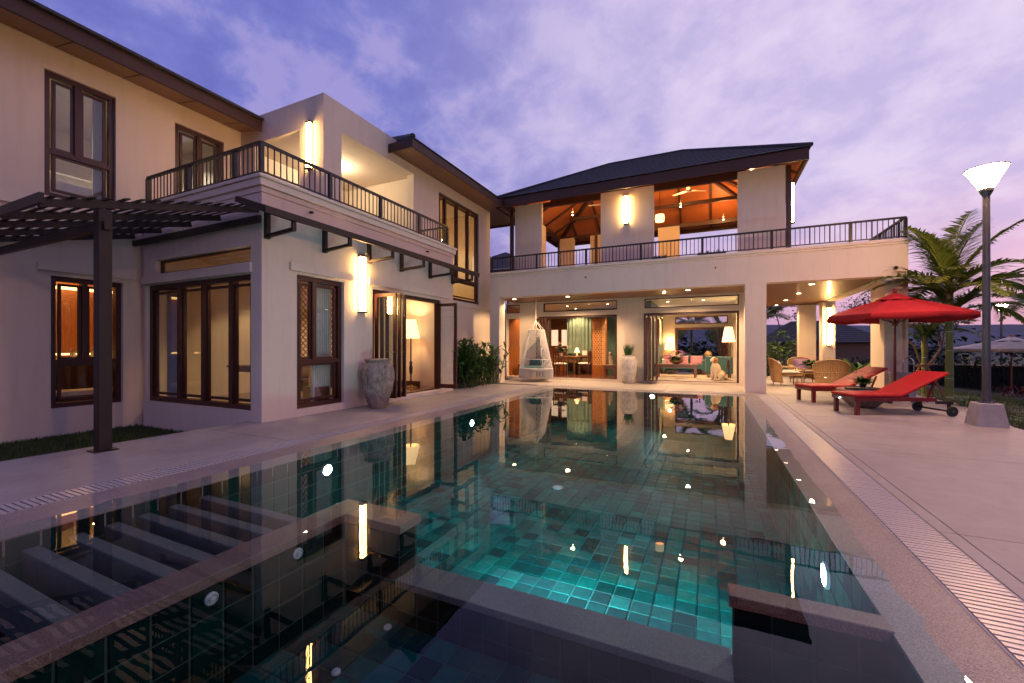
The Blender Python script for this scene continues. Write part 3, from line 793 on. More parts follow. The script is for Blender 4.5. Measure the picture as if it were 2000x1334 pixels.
stepped_roof('roof', VW, [(-17.4, -1, 6.68), (-17.4, YT, 6.68)], [(-13.5, -1, 8.6), (-13.5, YT, 8.6)], 8)
# second roof over the stair hall
E0, E1, EX, EW, EZ = 8.62, 16.1, -6.86, -12.2, 6.40
m = MB(); m.box(EX-.04, EX, E0, E1, EZ-.03, EZ+.19); m.box(XT+.003, EX-.04, E0, E0+.04, EZ-.03, EZ+.19); m.box(EW, EX-.04, E1-.04, E1, EZ-.03, EZ+.19)
m.build('fascia', M['fascia_wood'], VW)
m = MB(); m.box(XT+.003, EX-.04, E0+.04, 14.3, EZ+.04, EZ+.07); m.box(EW, EX-.04, 14.303, E1-.04, EZ+.04, EZ+.07)
m.build('soffit', M['soffit_wood'], VW)
rx, rz_ = (EX+EW)/2, EZ+.2+1.45
r2 = stepped_roof('roof', VW, [(EX+.03, E0-.03, EZ+.19), (EX+.03, E1+.03, EZ+.19)], [(rx, E0+2.2, rz_), (rx, E1-2.4, rz_)], 12)
stepped_roof('roof', VW, [(XT-.2, E0+.42, EZ+.32), (EX+.03, E0-.03, EZ+.19)], [(rx, E0+2.2, rz_), (rx, E0+2.2, rz_)], 10)
stepped_roof('roof', VW, [(EX+.03, E1+.03, EZ+.19), (EW, E1+.03, EZ+.19)], [(rx, E1-2.4, rz_), (rx, E1-2.4, rz_)], 10)
MB().tube([(EX+.02, E0-.02, EZ+.22), (EX-.28, E0+.22, EZ+.36), (rx, E0+2.2, rz_+.03)], [.075, .085, .08], 8).build('hip_cap', M['roof_tile'], r2)
# rooms behind the glass
def room(parent, x0, x1, y0, y1, z0, z1, wmat, fmat, cmat='room_white', skip='', t=.06):
    if 'w' not in skip: wall('room_wall', wmat, parent, 'x', x0, t, y0, y1, z0, z1)
    if 'e' not in skip: wall('room_wall', wmat, parent, 'x', x1, t, y0, y1, z0, z1, sgn=-1)
    if 's' not in skip: wall('room_wall', wmat, parent, 'y', y0, t, x0, x1, z0, z1)
    if 'n' not in skip: wall('room_wall', wmat, parent, 'y', y1, t, x0, x1, z0, z1, sgn=-1)
    if 'f' not in skip: bx('room_floor', M[fmat], parent, x0, x1, y0, y1, z0-.06, z0)
    if 'c' not in skip: bx('room_ceiling', M[cmat], parent, x0, x1, y0, y1, z1, z1+.06)
room(VW, -10.50, XA-.225, YF+.225, 10.10, .10, 3.25, 'cream_wall', 'floor_wood', skip='es')
wall('room_wall', 'cream_wall', VW, 'y', 10.02, .05, -10.4, XA-.225, .16, 3.2, sgn=-1)
MB().box(-10.4, XA-.23, 9.985, 10.018, .10, .24).build('skirting', M['mahogany_x'], VW)
room(VW, -14.0, XB-.245, .6, 7.6, .05, 3.1, 'teak', 'floor_wood', skip='e')
room(VW, -14.2, XB-.245, .6, 6.5, 3.95, 6.45, 'room_white', 'floor_wood', skip='e')
room(VW, -10.8, XT-.245, 10.3, 14.05, 1.6, 6.35, 'cream_wall', 'floor_wood', skip='e')
for x, y, z, p in [(-7.35, 5.1, 3.25, 90), (-9.0, 7.2, 3.25, 150), (-8.0, 9.2, 3.25, 90)]: downlight(VW, x, y, z, p)
downlight(VW, -12.2, 3.4, 6.45, 130, (1, .82, .60)); downlight(VW, -12.2, 5.6, 6.45, 130, (1, .82, .60))
downlight(VW, -9.2, 12.2, 6.35, 170, (1, .66, .32))
bx('cove_light', M['cove'], VW, -13.93, -13.88, 2.0, 7.2, 2.62, 2.68); bx('cove_light', M['cove'], VW, -13.62, -13.57, 2.0, 7.2, 1.06, 1.10)
lamp(-12.6, 4.6, 2.7, 50, (1, .50, .16), parent=VW)
sconce('tallest lit wall sconce, beside the open glass doors above the large jar', (XA+.003, 6.66), (1, 0), 1.97, 3.17, .17)
sconce('lit wall sconce high on the white tower corner above the balcony', (-8.07, YT-.003), (0, -1), 5.20, 6.26, .15)
# security spotlight and pipe marks on the long wall
# ================================================================== PERGOLA AND WALL CANOPY
pg = thing('pergola', 'dark brown steel pergola with sloping slats on a square post over the lawn strip', 'pergola', (-6.62, 2.48, 0))
MB().box(-6.685, -6.555, 2.415, 2.545, .012, 2.90).build('post', M['dark_metal'], pg, bevel=.006)
MB().box(-6.73, -6.51, 2.37, 2.59, .002, .014).build('base_plate', M['dark_metal'], pg)
sl = lambda y: 2.83+(y-1.97)*.262
for x in (-6.62, -7.63, -8.50, -9.48, -10.45):
    MB().beam((x, 1.93, sl(1.93)), (x, 4.40, sl(4.40)), .05, .085).build('rafter', M['dark_metal'], pg)
MB().beam((-6.50, 2.48, 2.70), (XB+.01, 2.48, 2.72), .06, .10).build('header', M['dark_metal'], pg)
MB().beam((-6.60, 4.42, 3.33), (XB+.05, 4.42, 3.33), .06, .11).build('ledger', M['dark_metal'], pg)
MB().beam((-6.40, 1.90, sl(1.9)+.02), (XB-.9, 1.90, sl(1.9)+.02), .04, .11).build('edge_beam', M['dark_metal'], pg)
bt = MB().beam((-6.45, 0, 0), (XB+.03, 0, 0), .055, .016).mesh('slat', M['dark_metal'])
for k in range(16):
    y = 2.02+k*.158
    inst('slat', bt, pg, (0, y, sl(y)+.055), (math.atan(.262), 0, 0))
cn = thing('wall_canopy', 'slim dark steel canopy on triangular brackets along the house front', 'canopy', (XA, 7.3, 3.1))
def bracket(y):
    m = MB(); m.box(XA+.003, XA+.075, y-.035, y+.035, 3.04, 3.50); m.beam((XA+.05, y, 3.50), (XA+.70, y, 3.27), .07, .085)
    m.beam((XA+.05, y, 3.08), (XA+.68, y, 3.12), .055, .055); m.box(XA+.66, XA+.70, y-.034, y+.034, 3.09, 3.28); m.build('bracket', M['dark_metal'], cn)
for y in (4.56, 5.71, 6.86, 7.91, 9.04, 10.10): bracket(y)
sx = lambda x: 3.50-(x-XA-.05)*.354
for k in range(5):
    x = XA+.08+k*.155; MB().beam((x, 4.05, sx(x)+.062), (x, 10.42, sx(x)+.062), .05, .035).build('slat', M['dark_metal'], cn)
MB().beam((XA+.72, 4.05, 3.29), (XA+.72, 10.42, 3.29), .035, .10).build('edge_beam', M['dark_metal'], cn)
MB().beam((XA+.06, 4.05, 3.53), (XA+.72, 4.05, 3.29), .05, .09).build('end_beam', M['dark_metal'], cn)

# ================================================================== PAVILION WING (across the far end of the pool)
PW = thing('pavilion_wing', 'far villa wing with open roof pavilion above glazed living rooms', 'house', (-6.98, 13.02, 0))
YB, YD = 13.02, 15.2
m = MB(); m.box(-6.98, 4.27, YB, YB+.34, 2.96, 3.70); m.box(3.93, 4.27, YB+.342, 21.0, 2.96, 3.70); m.build('beam', M['plaster'], PW)
m = MB(); m.box(-7.0, 4.29, YB-.02, YB+.3, 3.702, 3.76); m.box(-7.03, 4.33, YB-.06, YB+.3, 3.76, 3.84); m.box(4.0, 4.29, YB+.302, 21, 3.702, 3.76); m.box(4.0, 4.33, YB+.302, 21, 3.76, 3.84)
m.build('cornice', M['plaster_trim'], PW, bevel=.01)
bx('terrace_floor', M['deck_stone'], PW, -6.97, 3.998, YB+.305, 20.98, 3.60, 3.838)
bx('ceiling', M['ceiling_panel'] if 'ceiling_panel' in M else M['soffit_wood'], PW, -6.97, 3.928, YB+.345, 20.98, 2.985, 3.02)
for i, x in enumerate((-5.6, -3.9, -2.2, -.5, 1.12, 2.6)):
    pass
for b in [(-6.98, -6.62, YB+.002, YB+.45, -.02, 2.958), (.87, 1.37, YB+.002, YB+.45, -.02, 2.958), (3.82, 4.268, YB+.002, YB+.62, -.02, 2.958),
          (3.90, 4.268, YB+.75, YB+1.25, -.02, 2.958), (3.86, 4.268, 19.4, 19.9, -.02, 2.958), (3.30, 3.88, 20.5, 20.95, -.02, 2.958)]:
    bx('column', M['plaster'], PW, *b, bevel=.008)
wall('wall', 'plaster', PW, 'y', YD, .22, -7.42, 1.05, -.02, 2.985,
     [(-7.40, -6.82, .08, 2.38), (-7.40, -6.82, 2.59, 2.93), (-6.02, -3.0, .08, 2.42), (-5.82, -3.0, 2.59, 2.93), (-2.08, .85, .08, 2.42), (-2.06, .85, 2.59, 2.93)], sgn=-1)
wall('wall', 'plaster', PW, 'x', 1.05, .2, YD+.222, 20.5, -.02, 2.985, [(16.6, 19.4, .08, 2.4)])
wall('wall', 'plaster', PW, 'y', 20.5, .2, -7.42, 1.05, -.02, 2.985, [(-1.42, .72, .08, 2.12), (-1.42, .72, 2.26, 2.62)])
for u0, u1 in ((-5.82, -3.0), (-2.06, .85), (-7.40, -6.82)):
    window(PW, 'y', YD, u0, u1, 2.59, 2.93, sgn=-1, fw=.035, inset=.05, dep=.06, sash=False)
for u0, u1 in ((-6.02, -3.0), (-2.08, .85)):
    m = MB(); m.box(u0+.003, u0+.06, YD+.05, YD+.15, .083, 2.417); m.box(u1-.06, u1-.003, YD+.05, YD+.15, .083, 2.417); m.box(u0+.06, u1-.06, YD+.05, YD+.15, 2.34, 2.417); m.box(u0+.06, u1-.06, YD+.05, YD+.15, .083, .10)
    m.build('door_frame', M['mahogany_x'], PW)
    for k in range(4): leaf_door(PW, (u0+.09+k*.115, YD+.12), (u0+.12+k*.115, YD-.48), .12, 2.33)
m = MB(); m.box(-1.418, -1.33, 20.55, 20.65, .083, 2.117); m.box(.63, .717, 20.55, 20.65, .083, 2.117); m.box(-1.33, .63, 20.55, 20.65, 2.03, 2.117); m.build('door_frame', M['teak_x'], PW)
for k in range(3): leaf_door(PW, (.60-k*.1, 20.45), (.56-k*.1, 19.95), .12, 2.03)
window(PW, 'y', 20.5, -1.42, .72, 2.26, 2.62, fw=.05, inset=.05, dep=.06, sash=False, mt='teak_x')
leaf_door(PW, (1.30, 16.4), (1.42, 17.0), .1, 2.35)
# rooms
bx('room_floor', M['floor_wood'], PW, -7.42, -2.6, YD+.222, 20.49, .02, .09)
bx('room_floor', M['deck_stone'], PW, -2.598, 1.04, YD+.222, 20.49, .02, .088)
wall('room_wall', 'green_wall', PW, 'x', -1.92, .14, YD+.7, 20.43, .09, 2.98, [])
wall('room_wall', 'green_wall', PW, 'y', 18.4, .06, -5.9, -2.07, .09, 2.98, sgn=-1)
wall('room_wall', 'teak', PW, 'x', -7.42, .05, YD+.225, 19.88, .09, 2.92)
wall('room_wall', 'teak', PW, 'y', 19.9, .06, -7.42, -5.9, .09, 2.98, sgn=-1)
wall('room_wall', 'cream_wall', PW, 'y', 20.44, .03, -1.92, -1.45, .09, 2.97, sgn=-1)
wall('room_wall', 'cream_wall', PW, 'x', .84, .03, YD+.222, 20.44, .09, 2.97, [(16.6, 19.4, .08, 2.4)], sgn=-1)
bx('room_ceiling', M['room_white'], PW, -7.42, 1.04, YD+.222, 20.49, 2.93, 2.975)
for x, y in ((-4.4, 13.85), (-.6, 13.85), (-6.4, 13.8)): downlight(PW, x, y, 2.983, 430 if x > -6 else 150, r=.07, size=150)
for x, y in ((2.55, 14.0), (2.6, 16.2), (2.55, 18.4), (2.5, 20.4)): downlight(PW, x, y, 2.983, 230, r=.07, size=150)  # rearmost downlight is added to brighten the shrubs behind the terrace
for x, y, p in ((-5.3, 16.6, 240), (-3.6, 16.4, 180), (-5.3, 17.8, 200), (-6.9, 16.6, 160), (-1.4, 16.5, 220), (-.2, 16.5, 220), (-.8, 18.6, 240)): downlight(PW, x, y, 2.928, p)
# terrace railing
railing(PW, [(-6.9, YB+.02), (4.22, YB+.02), (4.22, 20.5)], 3.84, .52, pitch=.105, post_every=1.68, fat=4)
for x in (-3.55, .15): MB().tube([(x, YB+.002, 3.46), (x, YB-.06, 3.45)], .022, 10).build('spout', M['dark_metal'], PW)
# --- open pavilion
PZ = 3.84; WY = 14.62
for u0, u1 in ((-6.75, -5.66), (-3.45, -1.68), (.78, 2.02)): bx('wall_panel', M['plaster'], PW, u0, u1, WY, WY+.14, PZ, 6.62)
for u0, u1 in ((-5.2, -4.2), (-2.1, -1.2), (1.1, 2.0), (-6.75, -6.0)): bx('wall_panel', M['plaster'], PW, u0, u1, 19.9, 20.04, PZ, 6.6)
bx('wall_panel', M['plaster'], PW, 1.88, 2.02, 16.9, 18.3, PZ, 6.6)
bx('wall_panel', M['plaster'], PW, -6.75, -6.61, 17.0, 17.6, PZ, 6.6)
for x, y in ((-6.85, 14.55), (2.10, 14.66), (-6.8, 19.98), (2.08, 19.98), (-4.9, 19.9), (2.1, 16.8), (-6.85, 16.2)): bx('post', M['rafter_wood'], PW, x-.06, x+.06, y-.06, y+.06, PZ, 6.58)
ex0, ex1, ey0, ey1, ez = -7.2, 2.47, 13.88, 20.72, 6.74
K = (ey1-ey0)/2; ry = (ey0+ey1)/2; rzz = ez+K*.586; ra, rb = (ex0+K, ry, rzz), (ex1-K, ry, rzz)
m = MB(); m.box(ex0, ex1, ey0, ey0+.05, ez-.34, ez-.01); m.box(ex0, ex1, ey1-.05, ey1, ez-.34, ez-.01); m.box(ex0, ex0+.05, ey0+.05, ey1-.05, ez-.34, ez-.01); m.box(ex1-.05, ex1, ey0+.05, ey1-.05, ez-.34, ez-.01)
m.build('fascia', M['fascia_wood'], PW)
o = .05
PR = stepped_roof('roof', PW, [(ex0-o, ey0-o, ez), (ex1+o, ey0-o, ez)], [ra, rb], 15)
stepped_roof('roof', PW, [(ex1+o, ey1+o, ez), (ex0-o, ey1+o, ez)], [rb, ra], 12); stepped_roof('roof', PW, [(ex1+o, ey0-o, ez), (ex1+o, ey1+o, ez)], [rb, rb], 15); stepped_roof('roof', PW, [(ex0-o, ey1+o, ez), (ex0-o, ey0-o, ez)], [ra, ra], 15)
for a, b in (((ex0-o, ey0-o, ez+.03), ra), ((ex1+o, ey0-o, ez+.03), rb), ((ex1+o, ey1+o, ez+.03), rb), ((ex0-o, ey1+o, ez+.03), ra), (ra, rb)):
    MB().tube([a, b], .06, 7).build('hip_cap', M['roof_tile'], PR)
dz = .16
m = MB(); A, B_, C_, D = (ex0+.06, ey0+.06, ez-dz), (ex1-.06, ey0+.06, ez-dz), (ex1-.06, ey1-.06, ez-dz), (ex0+.06, ey1-.06, ez-dz); r0 = (ra[0], ry, rzz-dz-.03); r1 = (rb[0], ry, rzz-dz-.03)
m.add([A, B_, C_, D, r0, r1], [(0, 4, 5, 1), (1, 5, 2), (2, 5, 4, 3), (3, 4, 0)])
cl = m.build('ceiling_boards', M['teak_ceiling'], PW)
dn = Vector((0, 0, -.07))
for e in (A, B_, C_, D): MB().beam(Vector(e)+dn, Vector(r0 if e in (A, D) else r1)+dn, .12, .14).build('hip_rafter', M['rafter_wood'], PW)
MB().beam(Vector(r0)+dn, Vector(r1)+dn, .12, .16).build('ridge_beam', M['rafter_wood'], PW)
def plane_z(x, y): return ez-dz + .586*min(y-ey0, ey1-y, x-ex0, ex1-x)
for k in range(1, 8):
    x = ex0+k*(ex1-ex0)/8
    for s in (0, 1):
        ye = ey0+.08 if s == 0 else ey1-.08; dy = min(K, x-ex0, ex1-x); yt = ey0+dy if s == 0 else ey1-dy
        MB().beam((x, ye, plane_z(x, ye)-.05), (x, yt, plane_z(x, yt)-.05), .08, .13).build('rafter', M['rafter_wood'], PW)
for k in range(1, 5):
    y = ey0+k*(ey1-ey0)/5
    for s in (0, 1):
        xe = ex0+.08 if s == 0 else ex1-.08; dx = min(K, y-ey0, ey1-y); xt = ex0+dx if s == 0 else ex1-dx
        MB().beam((xe, y, plane_z(xe, y)-.05), (xt, y, plane_z(xt, y)-.05), .08, .13).build('rafter', M['rafter_wood'], PW)
for y, z in ((16.0, 7.2), (18.6, 7.2)): MB().beam((ex0+1.4, y, z-.1), (ex1-1.4, y, z-.1), .10, .14).build('tie_beam', M['rafter_wood'], PW)
for y in (WY+.3, 19.97): MB().beam((-6.8, y, 6.60), (2.05, y, 6.60), .12, .18).build('wall_plate', M['rafter_wood'], PW)
for x in (-6.78, 2.06): MB().beam((x, WY+.4, 6.60), (x, 19.9, 6.60), .12, .18).build('wall_plate', M['rafter_wood'], PW)
for i, (x, y, z, p) in enumerate([(-4.95, 16.2, 6.55, 95), (-1.0, 17.2, 6.62, 120), (.5, 18.9, 6.4, 90), (-3.0, 18.2, 6.6, 80)]):
    s = MB().lathe([(.05, -.02), (.06, .05), (.03, .09), (.008, .1), (.008, .22)], (x, y, z), 12).build('spotlight', M['dark_metal'], PW)
    MB().sph((x, y, z-.02), .03, 10, 6).build('bulb', M['warm_lens'], s)
    lamp(x, y, z+.18, p, (1, .50, .17), parent=PW, rad=.08)
sconce('lit wall sconce on the pavilion wall panel above the terrace railing', (-2.57, WY-.003), (0, -1), 5.42, 6.40, .15)
sconce('lit wall sconce on the outer side of the roof pavilion', (2.163, 14.75), (1, 0), 4.9, 6.1, .15)
sconce('lit wall sconce on a terrace pier behind the red umbrella', (4.06, 19.397), (0, -1), 1.3, 2.75, .14)
sconce('short lit sconce on the terrace side of the living room wall', (1.053, 19.9), (1, 0), 1.0, 1.9, .14)
# ceiling fans and pendant in the pavilion
def fan(label, x, y, z, rz):
    t = thing('ceiling_fan', label, 'fan', (x, y, z), rz, 'pavilion ceiling fans')
    MB().lathe([(.012, 0), (.012, .9)], n=8).build('rod', M['lamp_metal'], t, local=True)
    MB().lathe([(.02, -.12), (.09, -.10), (.11, -.03), (.07, .03), (.02, .05)], n=16).build('motor', M['lamp_metal'], t, local=True)
    for k in range(3):
        a = k*2*math.pi/3; d = Vector((math.cos(a), math.sin(a), 0))
        MB().beam(d*.1+Vector((0, 0, -.05)), d*.68+Vector((0, 0, -.05)), .12, .012, up=(.1*d.y, -.1*d.x, 1)).build('blade', M['beige_canvas'], t, local=True)
fan('three-blade ceiling fan over the wide pavilion opening', -.72, 17.3, 7.25, .5)
fan('three-blade ceiling fan over the narrower pavilion opening', -3.9, 17.3, 7.2, 1.1)
t = thing('pendant_lamp', 'glowing drum pendant lamp hanging beside the pavilion wall panel', 'lamp', (-1.62, 15.9, 5.75))
MB().lathe([(.15, 0), (.165, .10), (.15, .24), (.14, .24), (.14, 0)], n=20).build('lamp_shade', M['shade_glow'], t, smooth=True, local=True); MB().lathe([(.008, .3), (.008, 1.7)], n=6).build('cord', M['black_rubber'], t, local=True)
# planter boxes behind the rail
def planter(label, x, y, w):
    t = thing('planter_box', label, 'planter', (x, y, PZ), 0, 'planters on the roof terrace')
    MB().frus((-w/2*.9, w/2*.9, -.16, .16), (-w/2, w/2, -.2, .2), 0, .26).build('box', M['dark_metal'], t, local=True)
    m = MB()
    for k in range(60): m.leaf((random.uniform(-w/2, w/2)*.9, random.uniform(-.15, .15), .24), (random.uniform(-.6, .6), random.uniform(-.6, .6), 1), random.uniform(.08, .16), .03, .4, 2)
    m.build('foliage', M['leaf_dark'], t, local=True)
planter('long dark planter on the terrace beneath the wide pavilion opening', .05, 14.2, .8); planter('small dark planter on the terrace beside the lit pavilion panel', -1.45, 14.2, .45)
# security camera on the corner column
t = thing('security_camera', 'small black dome camera on the white corner beam', 'camera', (4.02, YB-.02, 3.14))
MB().tube([(0, .018, 0), (0, -.03, 0)], .045, 12).build('bracket', M['plaster_trim'], t, local=True); MB().sph((0, -.05, 0), .042, 12, 8).build('dome', M['black_rubber'], t, local=True)
# rear wing seen past the corner
RW = thing('rear_wing', 'distant rear wing with dark tiled roof seen past the stair hall corner', 'house', (-11, 22, -.4))
wall('wall', 'cream_wall', RW, 'x', -8.9, .2, 20.8, 27, -.4, 5.3, [(22, 23.5, 3.2, 4.8)]); wall('wall', 'cream_wall', RW, 'y', 20.8, .2, -14, -8.9, -.4, 5.3, [(-11.5, -10, 3.2, 4.8)], sgn=-1)
MB().box(-14.3, -8.2, 20.1, 27.6, 5.30, 5.42).build('eave', M['fascia_wood'], RW)
stepped_roof('roof', RW, [(-8.15, 20.05, 5.42), (-8.15, 27.6, 5.42)], [(-11.2, 22.9, 7.0), (-11.2, 25, 7.0)], 10); stepped_roof('roof', RW, [(-14.3, 20.05, 5.42), (-8.15, 20.05, 5.42)], [(-11.2, 22.9, 7.0), (-11.2, 22.9, 7.0)], 10)
window(RW, 'x', -8.9, 22, 23.5, 3.2, 4.8, vm=(22.75,)); window(RW, 'y', 20.8, -11.5, -10, 3.2, 4.8, vm=(-10.75,), sgn=-1)
lamp(-8.6, 20.5, 5.0, 8, (1, .62, .25), parent=RW); MB().lathe([(.06, 5.16), (.08, 5.2), (.08, 5.298)], (-8.6, 20.5, 0), 12).build('added_eave_light', M['warm_lens'], RW)  # lamp under the eave and the fixture round it are added
# ================================================================== OBJECTS ROUND THE POOL
def patchy(name, clay, white):
    t = NT(name); a = t.noise(5, 6, .7); b = t.noise(26, 5, .7, stretch=(1, 1, .25))
    f = t.n('ShaderNodeMath', operation='ADD'); t.L.new(a, f.inputs[0]); t.L.new(b, f.inputs[1]); h_ = t.n('ShaderNodeMath', operation='MULTIPLY'); t.L.new(f.outputs[0], h_.inputs[0]); h_.inputs[1].default_value = .5; f = h_
    t.L.new(t.ramp(f.outputs[0], [(.40, clay), (.49, tuple((c+w)/2 for c, w in zip(clay, white))), (.60, white)]), t.p.inputs['Base Color'])
    t.ramp; t.p.inputs['Roughness'].default_value = .85; t.bump(f.outputs[0], .35, .012); M[name] = t.m
patchy('weathered_clay', (.13, .085, .06), (.36, .29, .245)); patchy('whitewash', (.30, .26, .22), (.56, .52, .47))
t = thing('large_jar', 'large weathered clay jar with flaking whitewash beside the open doors', 'jar', (-6.16, 6.62, 0))
MB().lathe([(.15, 0), (.17, .02), (.22, .14), (.30, .42), (.335, .62), (.33, .76), (.285, .88), (.235, .93), (.235, .96), (.265, .975), (.27, 1.0), (.24, 1.01), (.205, .98), (.20, .90), (.02, .6)], n=40, jit=.006).build('body', M['weathered_clay'], t, smooth=True, local=True)
m = MB()
for k in range(3):
    for i in range(24):
        a = i*math.pi/12; zz = .60+.05*k+.02*math.sin(6*a+k)
        m.beam((.333*math.cos(a), .333*math.sin(a), zz), (.333*math.cos(a+.26), .333*math.sin(a+.26), .60+.05*k+.02*math.sin(6*(a+.26)+k)), .012, .018)
m.build('relief_band', M['weathered_clay'], t, local=True)
t = thing('planted_jar', 'pale whitewashed jar planted with spiky grass between the glazed rooms', 'jar', (-2.52, 14.75, 0))
MB().lathe([(.17, 0), (.20, .03), (.25, .30), (.285, .62), (.29, .80), (.25, .90), (.20, .93), (.21, .97), (.17, .97), (.15, .9), (.02, .88)], n=32, jit=.006).build('body', M['whitewash'], t, smooth=True, local=True)
m = MB()
for k in range(70):
    a = random.uniform(0, 6.28); r = random.uniform(0, .13); m.leaf((r*math.cos(a), r*math.sin(a), .9), (math.cos(a)*.25, math.sin(a)*.25, 1), random.uniform(.35, .55), .022, .12, 3)
m.build('spiky_leaves', M['leaf_dark'], t, local=True)

# hanging macrame chair
t = thing('hanging_chair', 'white macrame hanging chair with teal cushions in front of the dining room', 'hanging chair', (-5.72, 14.2, 0))
def ring(m, r, z, th, n=28, sy=.72):
    m.tube([(r*math.cos(2*math.pi*k/n), sy*r*math.sin(2*math.pi*k/n), z) for k in range(n+1)], th, 6, cap=False)
m = MB(); ring(m, .31, 1.86, .016); ring(m, .62, .47, .022); ring(m, .55, .80, .012); m.build('hoop', M['white_cord'], t, local=True)
MB().tube([(0, 0, 2.2), (0, 0, 2.6), (0, 0, 2.985)], .017, 6).build('rope', M['white_cord'], t, local=True)
m = MB(); n = 44
for k in range(n):
    a = 2*math.pi*k/n; c, s = math.cos(a), .72*math.sin(a)
    if k % 4 == 0: m.tube([(0, 0, 2.2), (.31*c, .31*s, 1.86)], .010, 5)
    front = s < -.35 and abs(c) < .62
    if not front: m.tube([(.31*c, .31*s, 1.86), (.47*c, .47*s, 1.15), (.62*c, .62*s, .47)], .012, 5)
m.build('cords', M['white_cord'], t, local=True)
m = MB(); n = 44     # knotted net, open to the front
def net(u, a): r = (.30+.31*u)*.985; return (r*math.cos(a), .72*r*math.sin(a), 1.86-1.39*u)
for k in range(n+1):
    a0 = math.radians(-55)+math.radians(290)*k/n
    for s_ in (1, -1):
        pts = [net(i/12, a0+s_*.07*i) for i in range(13) if math.radians(-57) <= a0+s_*.07*i <= math.radians(237)]
        if len(pts) > 2: m.tube(pts, .0075, 4, cap=False)
m.build('net', M['white_cord'], t, local=True)
MB().lathe([(.60, .44), (.58, .40), (.3, .36), (.01, .35)], n=24).build('seat', M['white_cord'], t, smooth=True, local=True)
for v in t.children[-1].data.vertices: v.co.y *= .72
m = MB()
for k in range(72):
    a = 2*math.pi*k/72; c, s = .625*math.cos(a), .45*math.sin(a); m.beam((c, s, .47), (c*1.01, s*1.01, random.uniform(.10, .15)), .030, .012, up=(-s, c, 0))
m.build('fringe', M['white_cord'], t, local=True)
def pillow(name, mt, parent, c, sx, sy, sz, rot=(0, 0, 0)):
    m = MB(); n = 10
    for s in (1, -1):
        b = len(m.v)
        for i in range(n+1):
            for j in range(n+1):
                u, v = i/n*2-1, j/n*2-1; h = max(0, (1-u**4)*(1-v**4))**.5
                m.v.append((u*sx/2*(1-.06*(1-abs(v))), v*sy/2*(1-.06*(1-abs(u))), s*h*sz/2))
        for i in range(n):
            for j in range(n):
                q = b+i*(n+1)+j; f = (q, q+n+1, q+n+2, q+1); m.f.append(f if s > 0 else f[::-1])
    o = m.build(name, M[mt], parent, smooth='all', local=True); o.location = c; o.rotation_euler = rot; return o
pillow('cushion', 'teal_fabric', t, (-.05, .18, .64), .62, .40, .2, (R(62), 0, 0)); pillow('seat_cushion', 'teal_fabric', t, (0, -.04, .50), .92, .62, .14)

# leafy shrub bed beside the glass doors
def lance_bush(label, x0, x1, y0, y1, h, n, z=0):
    t = thing('leafy_shrub', label, 'shrub', ((x0+x1)/2, (y0+y1)/2, z)); m = MB(); st = MB(); w, d = (x1-x0)/2, (y1-y0)/2
    for k in range(n):
        bx_, by_ = random.uniform(-w, w)*.8, random.uniform(-d, d)*.9; hh = h*random.uniform(.5, 1.0); lean = Vector((random.uniform(-.25, .35), random.uniform(-.3, .3), 1))
        tip = Vector((bx_, by_, 0))+lean*hh*.75; st.tube([(bx_, by_, 0), tip], [.012, .006], 5)
        for i in range(8):
            f = random.uniform(.15, 1); a = random.uniform(0, 6.28); p = Vector((bx_, by_, 0)).lerp(tip, f)
            m.leaf(p, (math.cos(a)*.8, math.sin(a)*.8, random.uniform(.5, 1.2)), random.uniform(.28, .46), random.uniform(.07, .12), random.uniform(.25, .6), 4)
    m.build('foliage', M['leaf_lance'], t, local=True); st.build('stems', M['leaf_dark'], t, local=True)
leafmat('leaf_lance', (.035, .085, .018), (.085, .17, .04), .36)
lance_bush('dense dark green shrub with lance leaves beside the open glass door', -7.55, -6.40, 10.40, 13.0, 1.95, 150)

# loungers
def lounger(label, loc, rz):
    t = thing('sun_lounger', label, 'sun lounger', loc, rz, 'red sun loungers on the deck'); W = .30
    m = MB(); m.box(0, 1.42, -W, -W+.035, .26, .33); m.box(0, 1.42, W-.035, W, .26, .33); m.box(0, .04, -W+.036, W-.036, .26, .33); m.box(.80, .85, -W+.036, W-.036, .25, .32)
    m.build('frame', M['red_wood'], t, bevel=.006, local=True)
    for y in (-W+.005, W-.065): MB().box(.03, .10, y, y+.06, 0, .258).build('leg', M['red_wood'], t, bevel=.005, local=True)
    m = MB(); m.box(1.42, 1.70, -W+.0, -W+.035, .22, .27); m.box(1.42, 1.70, W-.035, W, .22, .27); m.beam((1.64, -W-.04, .09), (1.64, W+.04, .09), .03, .03); m.box(1.62, 1.66, -W+.002, -W+.033, .09, .22); m.box(1.62, 1.66, W-.033, W-.002, .09, .22)
    m.build('wheel_frame', M['dark_metal'], t, local=True)
    for y in (-W-.06, W+.03):
        w = MB().tube([(1.64, y, .09), (1.64, y+.03, .09)], .09, 20).build('wheel', M['black_rubber'], t, local=True)
        MB().tube([(1.64, y-.004, .09), (1.64, y+.034, .09)], .022, 10).build('hub', M['chrome'], w, local=True)
    MB().box(-.015, .84, -W-.01, W+.01, .335, .39).build('seat_cushion', M['red_fabric'], t, bevel=.022, local=True)
    b = MB().box(0, .92, -W-.01, W+.01, 0, .055).build('backrest', M['red_fabric'], t, bevel=.022, local=True); b.location = (.82, 0, .335); b.rotation_euler = (0, R(-27), 0)
    MB().beam((1.28, -W+.05, .25), (1.42, -W+.05, .60), .025, .03).build('prop', M['red_wood'], t, local=True); MB().beam((1.28, W-.05, .25), (1.42, W-.05, .60), .025, .03).build('prop', M['red_wood'], t, local=True)
    return t
lounger('red cushioned lounger nearer the camera, with a wheeled frame by the lamp post', (2.28, 9.86, 0), R(22)); lounger('red cushioned lounger farther back, behind the flower bowl table', (1.95, 11.62, 0), R(22))
